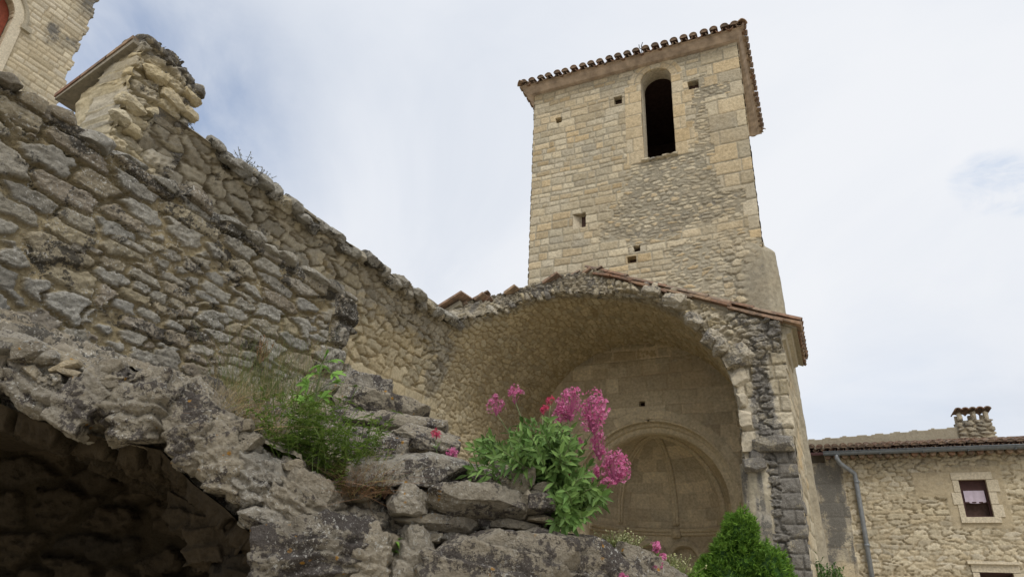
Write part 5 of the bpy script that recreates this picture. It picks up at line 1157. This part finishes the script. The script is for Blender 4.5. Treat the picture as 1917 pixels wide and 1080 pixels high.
def twiggy(name, c, label, h, n, mat, spread=0.5, lf=0.02):
    t = thing(name, tuple(c), label, 'weed'); b = MB()
    for i in range(n):
        e = c+np.array([rg.normal()*h*spread*0.6, rg.normal()*h*spread, h*rg.uniform(0.5, 1.0)]); path = bez(np.asarray(c), (c+e)/2+rg.normal(size=3)*h*0.08, e, 6); b.tube(path, 0.003, 4, (rg.rand(), 0.5, 1, 0))
        for k in range(9):
            q = path[rg.randint(2, 6)]; leaf(b, q, rg.normal(size=3)+ZU*0.5, ZU, lf*rg.uniform(0.6, 1.5), lf*0.3, 0.2, (rg.rand(), rg.rand(), 1, 0))
    b.build('sprigs', M[mat], t)
twiggy('wall_weed', on_x(350, 238, -4.95), 'small weed sprouting from the wall crest just right of the gable stub', 0.13, 9, 'grey_weed', lf=0.03)
twiggy('wall_weed', on_x(455, 318, -4.85), 'grey green weed tuft on the wall crest, upper of a pair', 0.16, 14, 'grey_weed', 0.7, 0.03)
twiggy('wall_weed', on_x(487, 345, -4.85), 'dry twiggy weed on the wall crest, lower of a pair', 0.18, 20, 'grey_weed', 0.6, 0.022)
twiggy('wall_weed', on_x(699, 497, -4.8), 'tiny dark weed on the wall crest halfway down to the church', 0.09, 5, 'brown', 0.4)
twiggy('dried_weed', on_x(486, 680, FX+0.08), 'withered rust brown weed hanging on the grey wall above the grass', 0.26, 12, 'brown', 0.28, 0.035)

# dwarf conifer and shrub beyond the rubble
def needles(mb, c, rx, ry, rz, n, rg, L, bright):
    q = rg.normal(size=(n, 3)); q /= np.linalg.norm(q, axis=1)[:, None]
    for d in q:
        lump = 0.86+0.28*(vn3(np.array([d*2.6+c*3]), 5)[0])
        p = c+d*np.array([rx, ry, rz])*lump*rg.uniform(0.80, 1.0); dr = unit(d*1.0+ZU*0.55+rg.normal(size=3)*0.45)
        tipb = rg.rand() < bright
        for k in range(4):
            e = unit(dr+rg.normal(size=3)*0.45); sd_ = unit(np.cross(e, rg.normal(size=3)))*L*0.13; ll = L*rg.uniform(0.6, 1.2)
            tt = (min(1, 0.25*rg.rand()+(0.75 if tipb and k == 0 else 0.12+0.2*rg.rand())), rg.rand(), 1, 0); mb.add([p-sd_, p+sd_, p+e*ll], [(0, 1, 2)], tt)
con = thing('dwarf_conifer', (at(1390, 1080, 6.4)[0], at(1390, 1080, 6.4)[1], 0.0), 'dense bright green dwarf conifer with a pointed top in front of the church pier', 'conifer')
rg = np.random.RandomState(9); b = MB(); S_ = 6.4/F
for x, y, rx, rz, n in ((1387, 998, 31, 40, 1000), (1380, 1040, 46, 42, 1300), (1425, 1066, 52, 44, 1500), (1362, 1082, 58, 50, 1500), (1330, 1112, 46, 48, 900), (1445, 1112, 52, 50, 1000), (1390, 1130, 90, 70, 1200), (1390, 1230, 105, 90, 700), (1390, 1340, 105, 90, 500)):
    needles(b, at(x, y, 6.4), rx*S_, min(rx, 70)*S_, rz*S_, n, rg, 0.050, 0.34)
for k in range(46):
    x, y, rx, rz = ((1387, 998, 31, 40), (1380, 1040, 46, 42), (1425, 1066, 52, 44), (1362, 1082, 58, 50), (1330, 1112, 46, 48), (1445, 1112, 52, 50))[rg.randint(6)]
    a = rg.uniform(0, 6.28); needles(b, at(x+math.cos(a)*rx*0.95, y-abs(math.sin(a))*rz*0.95, 6.4+rg.uniform(-0.25, 0.25)), 0.03, 0.03, 0.07, 22, rg, 0.045, 0.6)
b.build('crown', M['conifer'], con)
b = MB()
for x, y, rx, rz in ((1387, 1004, 25, 33), (1380, 1044, 38, 34), (1425, 1072, 43, 36), (1362, 1088, 48, 40), (1330, 1118, 38, 38), (1445, 1118, 42, 40), (1390, 1150, 82, 80), (1390, 1260, 95, 100)):
    V, Fc = rock_geo(at(x, y, 6.4), (rx*2*S_, min(rx, 60)*2*S_, rz*2*S_), np.eye(3), int(x), n=12, boxy=0.1, rough=0.14); b.add(V, Fc, (0.0, 0.15, 1, 0))
b.build('inner_foliage', M['conifer'], con, True)
b = MB(); p = at(1390, 1300, 6.4); b.tube([(p[0], p[1], 0), (p[0], p[1], 2.0)], [0.07, 0.03], 8); b.build('trunk', M['brown'], con)
shr = thing('shrub', (at(1545, 1100, 9.2)[0], at(1545, 1100, 9.2)[1], 0), 'loose leafy green shrub at the foot of the dark house pier', 'shrub'); b = MB(); bs = MB()
S_ = 9.2/F; base = at(1535, 1200, 9.2); base[2] = 0.05
for q in range(46):
    tx = rg.uniform(1500, 1592); ty = np.interp(tx, [1500, 1512, 1535, 1560, 1592], [1042, 1036, 1055, 1066, 1078])+abs(rg.normal())*14; e = at(tx, ty, 9.2+rg.uniform(-0.25, 0.25)); p = base+np.array([rg.normal()*0.12, rg.normal()*0.12, 0])
    path = bez(p, np.array([p[0]+(e[0]-p[0])*0.3, p[1]+(e[1]-p[1])*0.3, e[2]*0.8]), e, 14); bs.tube(path, np.linspace(0.008, 0.002, 14), 4, (0.4, 0.4, 1, 0))
    for k in range(60):
        i = rg.randint(6, 14); q_ = path[i]+rg.normal(size=3)*0.05; leaf(b, q_, rg.normal(size=3)+ZU*0.3, ZU, rg.uniform(0.04, 0.075), 0.026, 0.2, (rg.rand(), rg.rand(), 1, 0))
b.build('foliage', M['shrub'], shr); bs.build('stems', M['stem'], shr)

GROUPS = {'valerian': 'valerian plants on the rubble', 'grass_tuft': 'grass tufts on the rubble', 'wall_weed': 'weeds on the wall crest', 'umbel_weed': 'pale flowering tufts at the end of the rubble'}
for o in SC.objects:
    if o.parent is None and o.name.split('.')[0] in GROUPS: o['group'] = GROUPS[o.name.split('.')[0]]
